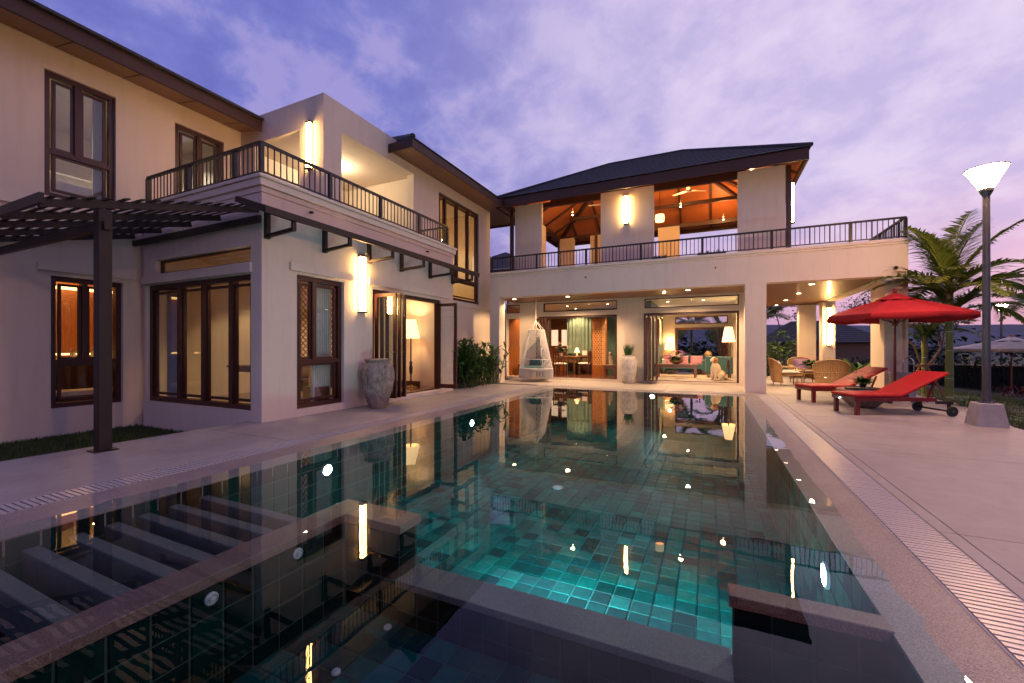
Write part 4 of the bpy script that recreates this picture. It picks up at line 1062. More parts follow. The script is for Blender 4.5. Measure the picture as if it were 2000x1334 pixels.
# bowl table
t = thing('bowl_table', 'wide clay bowl with a glass top used as a table between the loungers', 'table', (2.88, 10.98, 0))
MB().lathe([(.16, 0), (.22, .02), (.34, .14), (.42, .28), (.45, .36), (.43, .365), (.40, .33), (.02, .30)], n=36).build('bowl', M['weathered_clay'], t, smooth=True, local=True); MB().lathe([(.44, .366), (.445, .372), (.44, .382), (.003, .382)], n=36).build('table_top', M['glass'], t, local=True)
t = thing('slate_tray', 'flat dark tray on the bowl table', 'tray', (2.86, 10.96, .384)); MB().lathe([(.27, 0), (.31, .018), (.31, .024), (.29, .014), (.003, .012)], n=28).build('tray', M['dark_metal'], t, local=True)
def bouquet(name, label, cat, pos, mats, r, h, n=60, pot=None, potmat='black_rubber', psize=.06):
    t = thing(name, label, cat, pos)
    if pot: MB().lathe(pot, n=20).build('pot', M[potmat], t, smooth=True, local=True)
    z0 = pot[-1][1] if pot else 0; z0 = max(p[1] for p in pot) if pot else 0; lf = MB()
    for k in range(n):
        a = random.uniform(0, 6.28); lf.leaf((0, 0, z0-.01), (math.cos(a), math.sin(a), random.uniform(.4, 1.6)), r*random.uniform(.7, 1.2), r*.22, .5, 3)
    lf.build('leaves', M['leaf_mid'], t, local=True)
    for mt in mats:
        fl = MB()
        for k in range(max(4, n//(5*len(mats)))):
            a = random.uniform(0, 6.28); e = random.uniform(.15, 1.3); c = Vector((math.cos(a)*math.cos(e)*r, math.sin(a)*math.cos(e)*r, z0+h*math.sin(e)))
            for q in range(6):
                b = q*1.047+a; fl.leaf(c, (math.cos(b), math.sin(b), .7), psize, psize*.7, .6, 2)
        fl.build('blossoms', M[mt], t, local=True)
    return t
bouquet('potted_flowers', 'small pot of coral flowers on the bowl table', 'flowers', (2.88, 11.0, .41), ['flower_red', 'flower_pink'], .26, .26, 110, [(.05, 0), (.07, .09), (.06, .09)])
# big red umbrella
def umbrella(name, label, loc, rad, ztop, zrim, canvas, pole, n=8, rot=.2, group=None):
    t = thing(name, label, 'umbrella', loc, rot, group)
    MB().tube([(0, 0, .0), (0, 0, ztop-.04)], .026, 12).build('pole', M[pole], t, local=True)
    m = MB(); S = 7; Q = 4
    for i in range(S+1):
        u = i/S
        for k in range(n*Q):
            a = 2*math.pi*k/(n*Q); ph = (k % Q)/Q; sagf = math.sin(math.pi*ph)
            poly = math.cos(math.pi/n)/math.cos(((a % (2*math.pi/n))-math.pi/n)); r = rad*u*(poly*(1-.03*u*sagf))
            z = ztop-.12-(ztop-.12-zrim)*(u**1.15) - .05*sagf*math.sin(math.pi*u)*.9
            m.v.append((r*math.cos(a), r*math.sin(a), z))
    nn = n*Q
    for i in range(S):
        for k in range(nn): m.f.append((i*nn+k, i*nn+(k+1) % nn, (i+1)*nn+(k+1) % nn, (i+1)*nn+k))
    b = len(m.v)
    for k in range(nn):
        v = m.v[S*nn+k]; m.v.append((v[0]*1.004, v[1]*1.004, v[2]-.13+.02*math.cos(2*math.pi*(k % Q)/Q)))
    for k in range(nn): m.f.append((S*nn+k, S*nn+(k+1) % nn, b+(k+1) % nn, b+k))
    o = m.build('canopy', M[canvas], t, smooth=True, local=True); so = o.modifiers.new('solid', 'SOLIDIFY'); so.thickness = .004
    m = MB()
    for k in range(nn):
        a = 2*math.pi*k/nn; r = rad*.27*(1+.06*(1 if k % Q == 0 else -.5)); m.v.append((r*math.cos(a), r*math.sin(a), ztop-.20-.02*(k % Q == 0)))
    m.v.append((0, 0, ztop-.02))
    for k in range(nn): m.f.append((k, (k+1) % nn, nn))
    m.build('vent', M[canvas], t, smooth=True, local=True)
    for k in range(n):
        a = 2*math.pi*k/n; m = MB(); m.beam((.03*math.cos(a), .03*math.sin(a), ztop-.15), (rad*.97*math.cos(a), rad*.97*math.sin(a), zrim-.015), .018, .026)
        m.beam((.04*math.cos(a), .04*math.sin(a), ztop-.72), (rad*.55*math.cos(a), rad*.55*math.sin(a), ztop-.12-(ztop-.12-zrim)*.52-.03), .014, .02); m.build('rib', M[pole], t, local=True)
    MB().lathe([(.05, ztop-.78), (.05, ztop-.68), (.028, ztop-.66)], n=12).build('hub', M[pole], t, local=True); MB().sph((0, 0, ztop+.01), .045, 12, 8).build('finial', M[pole], t, local=True)
    MB().lathe([(.26, 0), (.26, .05), (.06, .08), (.05, .30), (.03, .31)], n=20).build('base', M['concrete'], t, local=True)
umbrella('patio_umbrella', 'large open red umbrella shading the two red loungers', (3.75, 12.15, 0), 1.30, 2.50, 1.95, 'red_canvas', 'red_wood')
# tub with chrome hoop
t = thing('stone_tub', 'pale stone tub with a chrome hoop beside the corner column', 'tub', (4.05, 12.66, 0))
MB().lathe([(.20, 0), (.22, .02), (.235, .60), (.25, .62), (.25, .66), (.22, .66), (.21, .55), (.02, .5)], n=28).build('tub', M['concrete'], t, smooth=True, local=True)
MB().tube([(.12+.09*math.cos(a)-.09, 0, .95+.12*math.sin(a)) if False else (.10+.10*math.cos(a), 0, .86+.14*math.sin(a)) for a in [math.pi*k/10 for k in range(11)]]+[(0, 0, .6)], .012, 8).build('hoop', M['chrome'], t, local=True)
MB().tube([(.20, 0, .86), (.20, 0, .62)], .012, 8).build('hoop', M['chrome'], t, local=True)
# rattan set
def rattan_chair(label, loc, rz, cushion):
    t = thing('rattan_chair', label, 'chair', loc, rz, 'rattan armchairs under the terrace'); w = .33
    for x, y in ((-w, -.28), (w, -.28), (-w, .30), (w, .30)): MB().tube([(x*1.05, y, 0), (x*.95, y, .40)], .018, 7).build('leg', M['rattan'], t, local=True)
    m = MB(); n = 22
    for i in range(9):
        z = .12+.34*i/8 if i < 4 else .25+.61*(i-3)/5
    for k in range(n+1):
        a = math.pi*(k/n); x = math.cos(a)*.40; y = .30+.16*math.sin(a) if True else 0
        top = .60+.28*math.sin(a)**.7
        m.tube([(x*.92, y-.06, .10), (x, y, .36), (x*1.06, y+.07*math.sin(a), top)], .011, 5)
    for z, f in ((.16, .93), (.36, 1.0), (.50, 1.02)): m.tube([(math.cos(math.pi*k/n)*.40*f, .30+.16*math.sin(math.pi*k/n)+(z-.36)*.12, z) for k in range(n+1)], .012, 5)
    m.tube([(math.cos(math.pi*k/n)*.43, .30+.16*math.sin(math.pi*k/n)+.07*math.sin(math.pi*k/n), .60+.28*math.sin(math.pi*k/n)**.7) for k in range(n+1)], .02, 6)
    m.build('backrest', M['rattan'], t, local=True)
    m = MB()
    for i in range(6):
        f = i/5; m2 = []
        for k in range(n+1):
            a = math.pi*k/n; m.v.append((math.cos(a)*(.38+.03*f), .295+.155*math.sin(a)+.06*f*math.sin(a), .14+f*(.44+.28*math.sin(a)**.7)))
    for i in range(5):
        for k in range(n): q = i*(n+1)+k; m.f.append((q, q+1, q+n+2, q+n+1))
    m.build('weave', M['rattan'], t, smooth=True, local=True)
    for s in (-1, 1): MB().tube([(s*.41, .32, .60), (s*.42, .0, .60), (s*.40, -.28, .57), (s*.36, -.30, .36)], .020, 7).build('arm', M['rattan'], t, local=True)
    MB().box(-.36, .36, -.30, .36, .33, .37).build('seat', M['rattan'], t, local=True)
    pillow('seat_cushion', 'cushion_white', t, (0, .02, .43), .66, .62, .14); pillow('cushion', cushion, t, (0, .28, .62), .46, .42, .15, (R(72), 0, 0))
rattan_chair('rattan armchair with its woven back to the pool, nearest the loungers', (3.25, 15.35, 0), R(172), 'cushion_white'); rattan_chair('rattan armchair seen side-on next to the living room wall', (2.30, 16.2, 0), R(100), 'purple_fabric'); rattan_chair('rattan armchair with purple floral cushion facing the pool', (3.0, 17.55, 0), R(10), 'purple_fabric')
t = thing('rattan_table', 'small rattan table with woven top between the rattan armchairs', 'table', (2.95, 16.45, 0))
MB().lathe([(.34, .50), (.35, .53), (.003, .535)], n=24).build('table_top', M['rattan'], t, local=True)
for k in range(4): a = k*1.571+.78; MB().tube([(.28*math.cos(a), .28*math.sin(a), 0), (.26*math.cos(a), .26*math.sin(a), .5)], .02, 7).build('leg', M['rattan'], t, local=True)
bouquet('flower_bowl', 'bowl of pink and red blossoms on the rattan table', 'flowers', (2.95, 16.45, .54), ['flower_pink', 'flower_red', 'flower_pink'], .36, .32, 120, [(.10, 0), (.16, .10), (.15, .10)], 'whitewash', .07)

# lamp posts
def lamp_post(label, loc, base=True, strength=1):
    t = thing('lamp_post', label, 'lamp post', loc, 0, 'garden lamp posts')
    MB().frus((-.19, .19, -.19, .19), (-.14, .14, -.14, .14), 0, .38).build('plinth', M['concrete'], t, bevel=.01, local=True)
    m = MB().lathe([(.10, .381), (.10, .40), (.055, .405), (.050, .6), (.042, 3.66)], n=16); m.build('pole', M['lamp_metal'], t, local=True)
    for k in range(4): a = k*1.571+.78; MB().tube([(.085*math.cos(a), .085*math.sin(a), .40), (.085*math.cos(a), .085*math.sin(a), .43)], .012, 6).build('bolt', M['lamp_metal'], t, local=True)
    MB().lathe([(.042, 3.66), (.08, 3.74), (.085, 3.78), (.02, 3.785)], n=20).build('cup', M['lamp_metal'], t, local=True)
    MB().lathe([(.085, 3.787), (.15, 3.92), (.235, 4.09), (.20, 4.10), (.02, 4.105)], n=28).build('lamp_glass', M['lamp_glass'], t, local=True); MB().lathe([(.236, 4.09), (.255, 4.095), (.255, 4.108), (.02, 4.125)], n=28).build('lid', M['lamp_metal'], t, local=True)
    return t
lamp_post('tall lamp post on a concrete plinth at the deck edge, glass cone lit', (3.98, 9.25, -.02)); lamp_post('distant lit lamp post in the garden beyond the palms', (13.1, 29.2, -.72)); lamp_post('lit lamp post at the deck edge behind the viewpoint', (4.05, .1, -.02))

# ================================================================== GARDEN
def frond_mesh(L, arch, n=30, w=.42, elev=.9):
    m = MB(); pts = []; p = Vector((0, 0, 0)); e = elev; N = 14
    for i in range(N+1):
        pts.append(p.copy()); p = p+Vector((math.cos(e), 0, math.sin(e)))*(L/N); e -= arch/N
    m.tube(pts, [.022*(1-.85*i/N)+.003 for i in range(N+1)], 5)
    for k in range(n):
        f = .16+.84*k/n; i = min(N-1, int(f*N)); q = pts[i].lerp(pts[i+1], f*N-i); d = (pts[i+1]-pts[i]).normalized()
        ll = w*math.sin(math.pi*(.12+.86*f)**.8)*1.15+.08
        for s in (-1, 1):
            dd = d*.75+Vector((0, s, .25*random.uniform(.4, 1.4)))
            m.leaf(q, dd, ll*random.uniform(.9, 1.08), .055, random.uniform(.15, .4), 3, up=Vector((0, 0, 1)))
    return m
FR = [frond_mesh(1.9, 1.3, 40, .52).mesh('frond', M['leaf_palm']), frond_mesh(1.95, .8, 42, .50, elev=1.2).mesh('frond', M['leaf_palm']), frond_mesh(2.2, 1.9, 44, .5).mesh('frond', M['leaf_palm'])]
def palm(label, loc, h, specs, sc=1., r=.075):
    t = thing('palm_tree', label, 'palm tree', loc, 0, 'garden palms')
    prof = []; n = 26
    for i in range(n+1):
        z = h*.72*i/n; prof.append((r*(1-.25*i/n)*(1.10 if i % 2 == 0 else .98), z))
    tr = MB().lathe(prof, n=12).build('trunk', M['bamboo_green'], t, smooth=True, local=True)
    rm = MB().lathe([(r*.98, -.008), (r*1.0, 0), (r*.98, .008)], n=12).mesh('ring', M['cushion_white'])
    for i in range(1, 9):
        o = obj('ring', rm, tr); o.location = (0, 0, i*h*.08); s = 1-.25*i/9; o.scale = (s*1.03, s*1.03, 1)
    MB().lathe([(r*.8, h*.72), (r*1.0, h*.76), (r*.7, h*.95), (r*.3, h*1.02)], n=12).build('crownshaft', M['palm_husk'], t, smooth=True, local=True)
    for k, (az, tilt, v, s) in enumerate(specs):
        o = obj('frond', FR[v], t); o.location = (0, 0, h*.96); o.rotation_euler = (0, R(tilt), R(az)); o.scale = (s*sc,)*3
palm('taller palm with a ringed green trunk beside the lamp post', (4.92, 12.85, -.1), 2.65,
     [(40, -22, 1, 1.1), (60, -8, 1, 1.0), (345, -5, 1, 1.0), (135, -14, 1, 1.0), (310, 0, 0, .9), (100, 20, 0, .9), (205, -10, 1, .95), (180, 14, 0, .9), (255, 2, 0, .85), (25, -16, 1, 1.0), (150, -5, 0, .95), (195, 8, 0, .95), (240, 12, 0, .85), (330, 15, 2, 1.05), (10, 12, 2, .95), (70, 10, 0, .9), (110, -20, 1, .9), (285, 25, 0, .8), (215, -12, 1, .8)])
palm('shorter palm with yellow-green stem behind the red umbrella', (5.1, 14.6, -.15), 1.75, [(20, 0, 0, .8), (90, 5, 0, .75), (160, -10, 1, .8), (220, 10, 0, .75), (290, 5, 0, .75), (340, 20, 0, .65)], .95, .06)
palm('slender palm with loose fronds between the taller palm and the corner column', (5.35, 13.9, -.15), 2.2, [(k*45+12, (k*37 % 34)-14, k % 3, .95) for k in range(9)], .9, .06)
palm('palm standing farther back beyond the deck near the distant lamp', (10.2, 20.5, -.7), 3.3, [(k*45+8, (k*37 % 30)-5, k % 3, 1.0) for k in range(8)]); palm('palm glimpsed through the terrace opening behind the rattan chairs', (2.3, 24.5, -.4), 3.0, [(k*51, (k*29 % 30)-8, k % 3, 1.0) for k in range(7)])
palm('palm behind the living room seen through the rear doorway', (-.9, 25.0, -.4), 2.9, [(k*45+20, (k*31 % 40)-5, k % 3, 1.1) for k in range(8)]); palm('second palm behind the living room beside the rear doorway', (.6, 26.5, -.4), 2.6, [(k*51+9, (k*31 % 40)-5, k % 3, 1.0) for k in range(7)])
def branchy(label, loc, h, spread, leafmt, n=5, name='tree', leaf=(.16, .05), leaves=520, group=None):
    t = thing(name, label, 'tree', loc, 0, group); tr = MB(); lv = MB(); tips = []
    def grow(p, d, l, r, dep):
        q = p+d*l; tr.tube([p, p.lerp(q, .5)+Vector((random.uniform(-.04, .04)*l, random.uniform(-.04, .04)*l, 0)), q], [r, r*.85, r*.7], 6)
        if dep == 0: tips.append(q); return
        for k in range(random.choice((2, 3))):
            a = random.uniform(0, 6.28); nd = (d+Vector((math.cos(a), math.sin(a), random.uniform(-.1, .35)))*spread).normalized(); grow(q, nd, l*random.uniform(.62, .85), r*.62, dep-1)
    for k in range(n if n < 3 else 1): grow(Vector((0, 0, 0)), Vector((random.uniform(-.1, .1), random.uniform(-.1, .1), 1)).normalized(), h*.36, h*.024, 3 if n >= 3 else 4)
    tr.build('trunk', M['bark'], t, local=True)
    per = max(6, leaves//max(1, len(tips)))
    for p in tips:
        for k in range(per):
            a = random.uniform(0, 6.28); o = Vector((random.gauss(0, 1), random.gauss(0, 1), random.gauss(0, .7)))*h*.05
            lv.leaf(p+o, (math.cos(a), math.sin(a), random.uniform(-.2, .9)), leaf[0]*random.uniform(.7, 1.3), leaf[1]*random.uniform(.8, 1.2), .4, 2)
    lv.build('crown', M[leafmt], t, local=True); return t
branchy('bare-limbed frangipani tree branching behind the palms', (5.45, 15.6, -.3), 2.5, .62, 'leaf_mid', leaves=600, leaf=(.24, .08))
branchy('small flowering tree beside the far pavilion pier', (6.2, 20.0, -.5), 3.9, .6, 'leaf_dark', leaves=1100); branchy('broad dark tree beyond the terrace end', (3.4, 29.0, -.6), 4.2, .55, 'leaf_far', leaves=1600, leaf=(.24, .1))
# staked sapling poles
t = thing('tree_stakes', 'wooden prop stakes tied round the shorter palm', 'stakes', (5.1, 14.6, -.2))
for a in (0.3, 2.4, 4.5): MB().tube([(.55*math.cos(a), .55*math.sin(a), 0), (.03*math.cos(a+3), .03*math.sin(a+3), 1.15)], .022, 6).build('stake', M['stake'], t, local=True)
MB().beam((-.2, -.15, .95), (.25, .1, 1.0), .05, .04).build('crosspiece', M['stake'], t, local=True)
def shrub(label, loc, r, h, mt, n=300, leaf=(.16, .06), name='shrub', group=None):
    t = thing(name, label, 'shrub', loc, 0, group); m = MB(); st = MB()
    for k in range(n):
        a = random.uniform(0, 6.28); u = random.random()**.5; e = random.random()
        rr = r*u*(1-.35*e)*(1+.25*math.sin(3*a+loc[0])); p = Vector((rr*math.cos(a), rr*math.sin(a), h*e*(1.05-.4*u*u)))
        m.leaf(p, (math.cos(a), math.sin(a), random.uniform(0, 1.3)), leaf[0]*random.uniform(.7, 1.3), leaf[1], .4, 3)
    for k in range(7):
        a = k*.9; st.tube([(0.05*math.cos(a), .05*math.sin(a), 0), (r*.6*math.cos(a), r*.6*math.sin(a), h*.75)], [.015, .006], 5)
    m.build('foliage', M[mt], t, local=True); st.build('stems', M['bark'], t, local=True)
def paddle(label, loc, n, h):
    t = thing('broadleaf_plant', label, 'plant', loc); m = MB()
    for k in range(n):
        a = random.uniform(0, 6.28); m.leaf((random.uniform(-.3, .3), random.uniform(-.3, .3), .05), (math.cos(a)*.45, math.sin(a)*.45, 1), h*random.uniform(.7, 1.1), random.uniform(.14, .2), .35, 5)
    m.build('leaves', M['leaf_bright'], t, local=True)
paddle('bright green broadleaf plant behind the rattan chair with its back to the pool', (4.72, 18.9, -.15), 34, 1.3); paddle('bright broadleaf plant beside the paired terrace piers', (4.9, 20.4, -.3), 20, 1.1)
shrub('lush green shrub at the back of the terrace beside the living room', (1.95, 21.6, -.4), .9, 2.1, 'leaf_bright', 800, (.26, .1)); shrub('tall leafy shrub at the back of the terrace by the square pier', (2.9, 21.9, -.4), .9, 2.3, 'leaf_bright', 600, (.26, .1)); shrub('low green shrub on the lawn right behind the lamp post plinth', (5.3, 10.4, -.16), .45, .35, 'leaf_bright', 260, (.14, .05)); shrub('low yellow-green shrub beside the flat garden bench', (6.6, 11.3, -.3), .6, .4, 'leaf_bright', 300, (.14, .05)); shrub('dark shrub behind the living room rear doorway', (-.4, 23.2, -.4), 1.2, 1.9, 'leaf_far', 500, (.24, .09)); shrub('round low shrub at the foot of the taller palm', (4.95, 12.2, -.1), .35, .28, 'leaf_mid', 200, (.12, .045))
t = thing('red_hedge', 'low reddish hedge along the far garden fence', 'hedge', (13.5, 21.5, -.72)); m = MB()
for k in range(1500): m.leaf((random.uniform(-4, 4), random.uniform(-.35, .35), random.uniform(0, .5)), (random.uniform(-1, 1), random.uniform(-1, 1), random.uniform(0, 1)), .15, .06, .3, 2)
m.build('foliage', M['leaf_red'], t, local=True)
# garden fence
t = thing('garden_fence', 'dark metal fence of upright bars beyond the lawn', 'fence', (14, 24.0, -.74)); fb = MB().box(-.012, .012, -.012, .012, .05, 1.22).mesh('bar', M['dark_metal']); fp = MB().box(-.04, .04, -.04, .04, 0, 1.32).mesh('post', M['dark_metal'])
for k in range(0, 100):
    inst('post' if k % 20 == 0 else 'bar', fp if k % 20 == 0 else fb, t, (6.5+k*.14, 24.0, -.74))
m = MB(); m.box(6.5, 20.5, 23.98, 24.02, .42, .46); m.box(6.5, 20.5, 23.98, 24.02, -.64, -.60); m.build('rail', M['dark_metal'], t)
t = thing('boundary_hedge', 'dark clipped hedge behind the garden fence', 'hedge', (13, 25.2, -.74)); m = MB()
for k in range(5200): m.leaf((random.uniform(-8, 14), random.uniform(-.5, .5), random.uniform(0, 1.45)), (random.uniform(-1, 1), random.uniform(-1, 1), random.uniform(-.2, 1)), .24, .11, .3, 2)
m.build('foliage', M['leaf_far'], t, local=True); MB().box(-8, 14, -.3, .3, 0, 1.2).build('core', M['leaf_far'], t, local=True)
umbrella('garden_umbrella', 'far beige garden umbrella beyond the lamp post', (10.6, 23.0, -.74), 1.75, 2.42, 1.92, 'beige_canvas', 'teak', group=None)
t = thing('garden_bench', 'flat concrete bench slab on the lawn beyond the lamp post', 'bench', (6.9, 10.9, -.4)); MB().box(-.9, .9, -.2, .2, .36, .44).build('seat', M['concrete'], t, bevel=.01, local=True)
for s in (-.65, .65): MB().box(s-.08, s+.08, -.16, .16, 0, .36).build('leg', M['concrete'], t, local=True)
# lawn and turf
def turf(name, boxes, dens, z, h=.05, lab=None):
    m = MB()
    for (x0, x1, y0, y1) in boxes:
        for k in range(int((x1-x0)*(y1-y0)*dens)):
            x, y = random.uniform(x0, x1), random.uniform(y0, y1); zz = z(x, y); a = random.uniform(0, 6.28); c, s = math.cos(a), math.sin(a); hh = h*random.uniform(.6, 1.3); lx, ly = random.uniform(-.03, .03), random.uniform(-.03, .03)
            m.add([(x-c*.008, y-s*.008, zz), (x+c*.008, y+s*.008, zz), (x+lx, y+ly, zz+hh)], [(0, 1, 2)])
    tag(m.build(name, M['leaf_grass']), lab, 'grass', kind='stuff')
turf('grass', [(-10.5, -7.02, .2, 4.46)], 1600, lambda x, y: -.352, .06, 'short green lawn strip under the pergola')
def gz(x, y): d = max(0, x-edge_x(min(y, 15))); return -.085-.62*min(1, max(0, d-.5)/5.0)
turf('grass', [(4.35, 5.6, 5.5, 15), (5.6, 9.5, 8, 18)], 260, gz, .10, 'garden lawn beside the deck and lamp post')
def stepped_roof_l(name, parent, eave, ridge, courses):
    o = stepped_roof(name, None, eave, ridge, courses); o.parent = parent; return o
# distance
def ridge(name, y, x0, x1, base, amp, mt, seed, thick):
    rnd = random.Random(seed); m = MB(); n = 70; hs = []
    for i in range(n+1):
        u = i/n; hs.append(base+amp*(.55*math.sin(u*5.1+seed)+.3*math.sin(u*13+seed*2)+.12*math.sin(u*37+seed)+.04*rnd.uniform(-1, 1)))
    for i in range(n+1):
        x = x0+(x1-x0)*i/n; m.v += [(x, y-thick, -5), (x, y, hs[i]), (x, y+thick, -5)]
    for i in range(n): a = 3*i; m.f += [(a, a+3, a+4, a+1), (a+1, a+4, a+5, a+2)]
    tag(m.build(name, M[mt], None, smooth='all'), 'blue mountain ridge on the horizon', None, kind='structure')
ridge('mountains', 2600, -2600, 5200, 105, 45, 'mountain', 1.3, 900); ridge('mountains', 1700, -1500, 4200, 42, 18, 'mountain', 4.1, 500)
t = thing('neighbour_house', 'distant neighbouring house with grey tiled roof beyond the terrace', 'house', (8.0, 44, -.9)); MB().box(-4, 4, -3, 3, 0, 2.6).build('wall', M['bark'], t, local=True)
stepped_roof_l('roof', t, [(-4.6, -3.6, 2.5), (4.6, -3.6, 2.5)], [(-1.5, 0, 4.4), (1.5, 0, 4.4)], 12); stepped_roof_l('roof', t, [(4.6, -3.6, 2.5), (4.6, 3.6, 2.5)], [(1.5, 0, 4.4), (1.5, 0, 4.4)], 12); stepped_roof_l('roof', t, [(-4.6, 3.6, 2.5), (-4.6, -3.6, 2.5)], [(-1.5, 0, 4.4), (-1.5, 0, 4.4)], 12); stepped_roof_l('roof', t, [(4.6, 3.6, 2.5), (-4.6, 3.6, 2.5)], [(1.5, 0, 4.4), (-1.5, 0, 4.4)], 12)
tl = MB(); rnd = random.Random(5)
for k in range(150):
    x = rnd.uniform(-20, 70); y = rnd.uniform(48, 62); h = rnd.uniform(1.5, 4.2); r = rnd.uniform(1.0, 2.2)
    for q in range(42):
        a = rnd.uniform(0, 6.28); e = rnd.uniform(-.5, 1); p = Vector((x+r*math.cos(a)*rnd.random(), y+r*math.sin(a)*rnd.random(), -.7+h*(.2+.8*rnd.random())))
        tl.leaf(p, (math.cos(a), math.sin(a), e), .8, .5, .4, 2)
tag(tl.build('treeline', M['leaf_far']), 'dark line of far trees', 'trees', kind='stuff')
# ================================================================== INTERIORS
def floor_lamp(label, pos, h, shade_r, power, stem='mahogany', mt='shade_glow'):
    t = thing('floor_lamp', label, 'lamp', pos)
    MB().lathe([(.17, 0), (.17, .025), (.06, .04), (.025, .07)], n=20).build('base', M['brass'], t, smooth=True, local=True)
    MB().lathe([(.022, .07), (.022, .35), (.045, .42), (.055, .55), (.03, .66), (.05, .70), (.022, .75), (.02, h-.5)], n=14).build('stem', M[stem], t, smooth=True, local=True)
    m = MB(); n = 28
    for i, (r, z) in enumerate([(shade_r, h-.55), (shade_r*.8, h-.30), (shade_r*.55, h-.02)]):
        for k in range(n): a = 2*math.pi*k/n; rr = r*(1+.03*(k % 2)); m.v.append((rr*math.cos(a), rr*math.sin(a), z))
    for i in range(2):
        for k in range(n): m.f.append((i*n+k, i*n+(k+1) % n, (i+1)*n+(k+1) % n, (i+1)*n+k))
    m.build('lamp_shade', M[mt], t, smooth='all', local=True); MB().sph((0, 0, h-.28), .045, 10, 8).build('bulb', M['warm_lens'], t, local=True)
    lamp(pos[0], pos[1], pos[2]+h-.12, power, (1, .66, .32), parent=t, rad=.05); return t
floor_lamp('lit floor lamp with pleated shade inside the open glass doors', (-7.72, 9.62, .10), 1.95, .24, 34)
floor_lamp('lit floor lamp with cone shade at the edge of the living room', (.60, 16.55, .09), 1.88, .21, 34)
# lattice screen and furniture in the room beside the doors
t = thing('lattice_screen', 'carved lattice screen seen through the narrow window', 'screen', (-8.7, 7.0, .10)); m = MB(); y0, y1, z0, z1 = -.75, .75, .75, 2.6
for k in range(-26, 40):
    for s in (1, -1):
        a = Vector((0, y0, z0+k*.14)); b = Vector((0, y1, z0+k*.14+s*(y1-y0))); 
        pa, pb = (a, b)
        def clip(p, q):
            d = q-p; t0, t1 = 0., 1.
            if abs(d.z) > 1e-6:
                u, v = (z0-p.z)/d.z, (z1-p.z)/d.z; t0, t1 = max(0, min(u, v)), min(1, max(u, v))
            return (p+d*t0, p+d*t1) if t1 > t0 else None
        c = clip(pa, pb)
        if c: m.beam(c[0], c[1], .02, .018, up=(1, 0, 0))
m.build('lattice', M['teak'], t, local=True)
m = MB(); m.box(-.03, .03, y0-.06, y0, 0, z1+.06); m.box(-.03, .03, y1, y1+.06, 0, z1+.06); m.box(-.03, .03, y0, y1, z1, z1+.06); m.box(-.03, .03, y0, y1, z0-.08, z0); m.box(-.015, .015, y0, y1, .1, z0-.08); m.build('frame', M['mahogany'], t, local=True)
t = thing('armchair', 'dark red armchair with wooden legs behind the narrow window', 'chair', (-7.9, 6.6, .10)); MB().box(-.3, .3, -.3, .3, .30, .46).build('seat', M['dark_red'], t, bevel=.03, local=True); MB().box(-.3, -.2, -.3, .3, .46, .86).build('backrest', M['dark_red'], t, bevel=.03, local=True)
for x in (-.26, .26):
    for y in (-.26, .26): MB().frus((x-.015, x+.015, y-.015, y+.015), (x-.025, x+.025, y-.025, y+.025), 0, .3).build('leg', M['mahogany'], t, local=True)
t = thing('gift_bag', 'tan paper bag standing by the narrow window', 'bag', (-7.15, 5.95, .10)); MB().frus((-.13, .13, -.07, .07), (-.13, .13, -.06, .06), 0.36, .72).build('body', M['paper'], t, local=True); MB().box(-.2, .2, -.15, .15, 0, .36).build('stool', M['table_wood'], t, local=True)
def curtain(label, p0, p1, z0, z1, mt, group=None):
    t = thing('curtain', label, 'curtain', (p0[0], p0[1], z0), 0, group); m = MB(); n = 40; a, b = Vector((*p0, 0)), Vector((*p1, 0)); d = (b-a); nn = Vector((-d.y, d.x, 0)).normalized()
    for k in range(n+1):
        p = a+d*(k/n)+nn*.035*math.sin(k*1.25); m.v += [(p.x, p.y, z0), (p.x, p.y, z1)]
    for k in range(n): m.f.append((2*k, 2*k+2, 2*k+3, 2*k+1))
    m.build('cloth', M[mt], t, smooth='all'); MB().tube([(a.x, a.y, z1+.02), (b.x, b.y, z1+.02)], .015, 6).build('rod', M['mahogany'], t)
curtain('pale curtain drawn aside at the narrow window', (-7.0, 5.72), (-7.0, 6.15), .15, 2.6, 'curtain_white'); curtain('pale curtain at the far side of the wide folding window', (-9.7, 4.85), (-10.2, 4.85), .15, 2.6, 'curtain_white')
curtain('pale curtain edge in the large upstairs window', (-10.95, 3.95), (-10.95, 4.12), 3.97, 6.1, 'curtain_white')
t = thing('flower_stand', 'tall wooden stand inside the wide folding window', 'stand', (-7.42, 5.15, .10)); MB().box(-.17, .17, -.17, .17, .70, .76).build('top', M['table_wood'], t, local=True); MB().box(-.14, .14, -.14, .14, 0, .70).build('body', M['dark_red'], t, local=True)
bouquet('orchid_vase', 'vase of purple flowers on the stand inside the wide window', 'flowers', (-7.42, 5.15, .87), ['flower_purple'], .26, .42, 80, [(.07, 0), (.10, .10), (.06, .22), (.07, .24)], 'white_glaze', .08)
def dining_chair(label, loc, rz, group='dining chairs'):
    t = thing('dining_chair', label, 'chair', loc, rz, group)
    for x in (-.2, .2):
        MB().box(x-.02, x+.02, -.22, -.18, 0, .44).build('leg', M['mahogany'], t, local=True); MB().beam((x, .20, 0), (x, .25, .98), .04, .04).build('leg', M['mahogany'], t, local=True)
    pillow('seat', 'cushion_white', t, (0, 0, .47), .46, .46, .10); MB().box(-.22, .22, -.22, .22, .40, .44).build('seat_frame', M['mahogany'], t, local=True)
    for x in (-.11, 0, .11): MB().beam((x, .225, .48), (x, .25, .92), .03, .015, up=(0, 1, 0)).build('splat', M['mahogany'], t, local=True)
    MB().beam((-.22, .25, .95), (.22, .25, .95), .03, .08).build('top_rail', M['mahogany'], t, local=True)
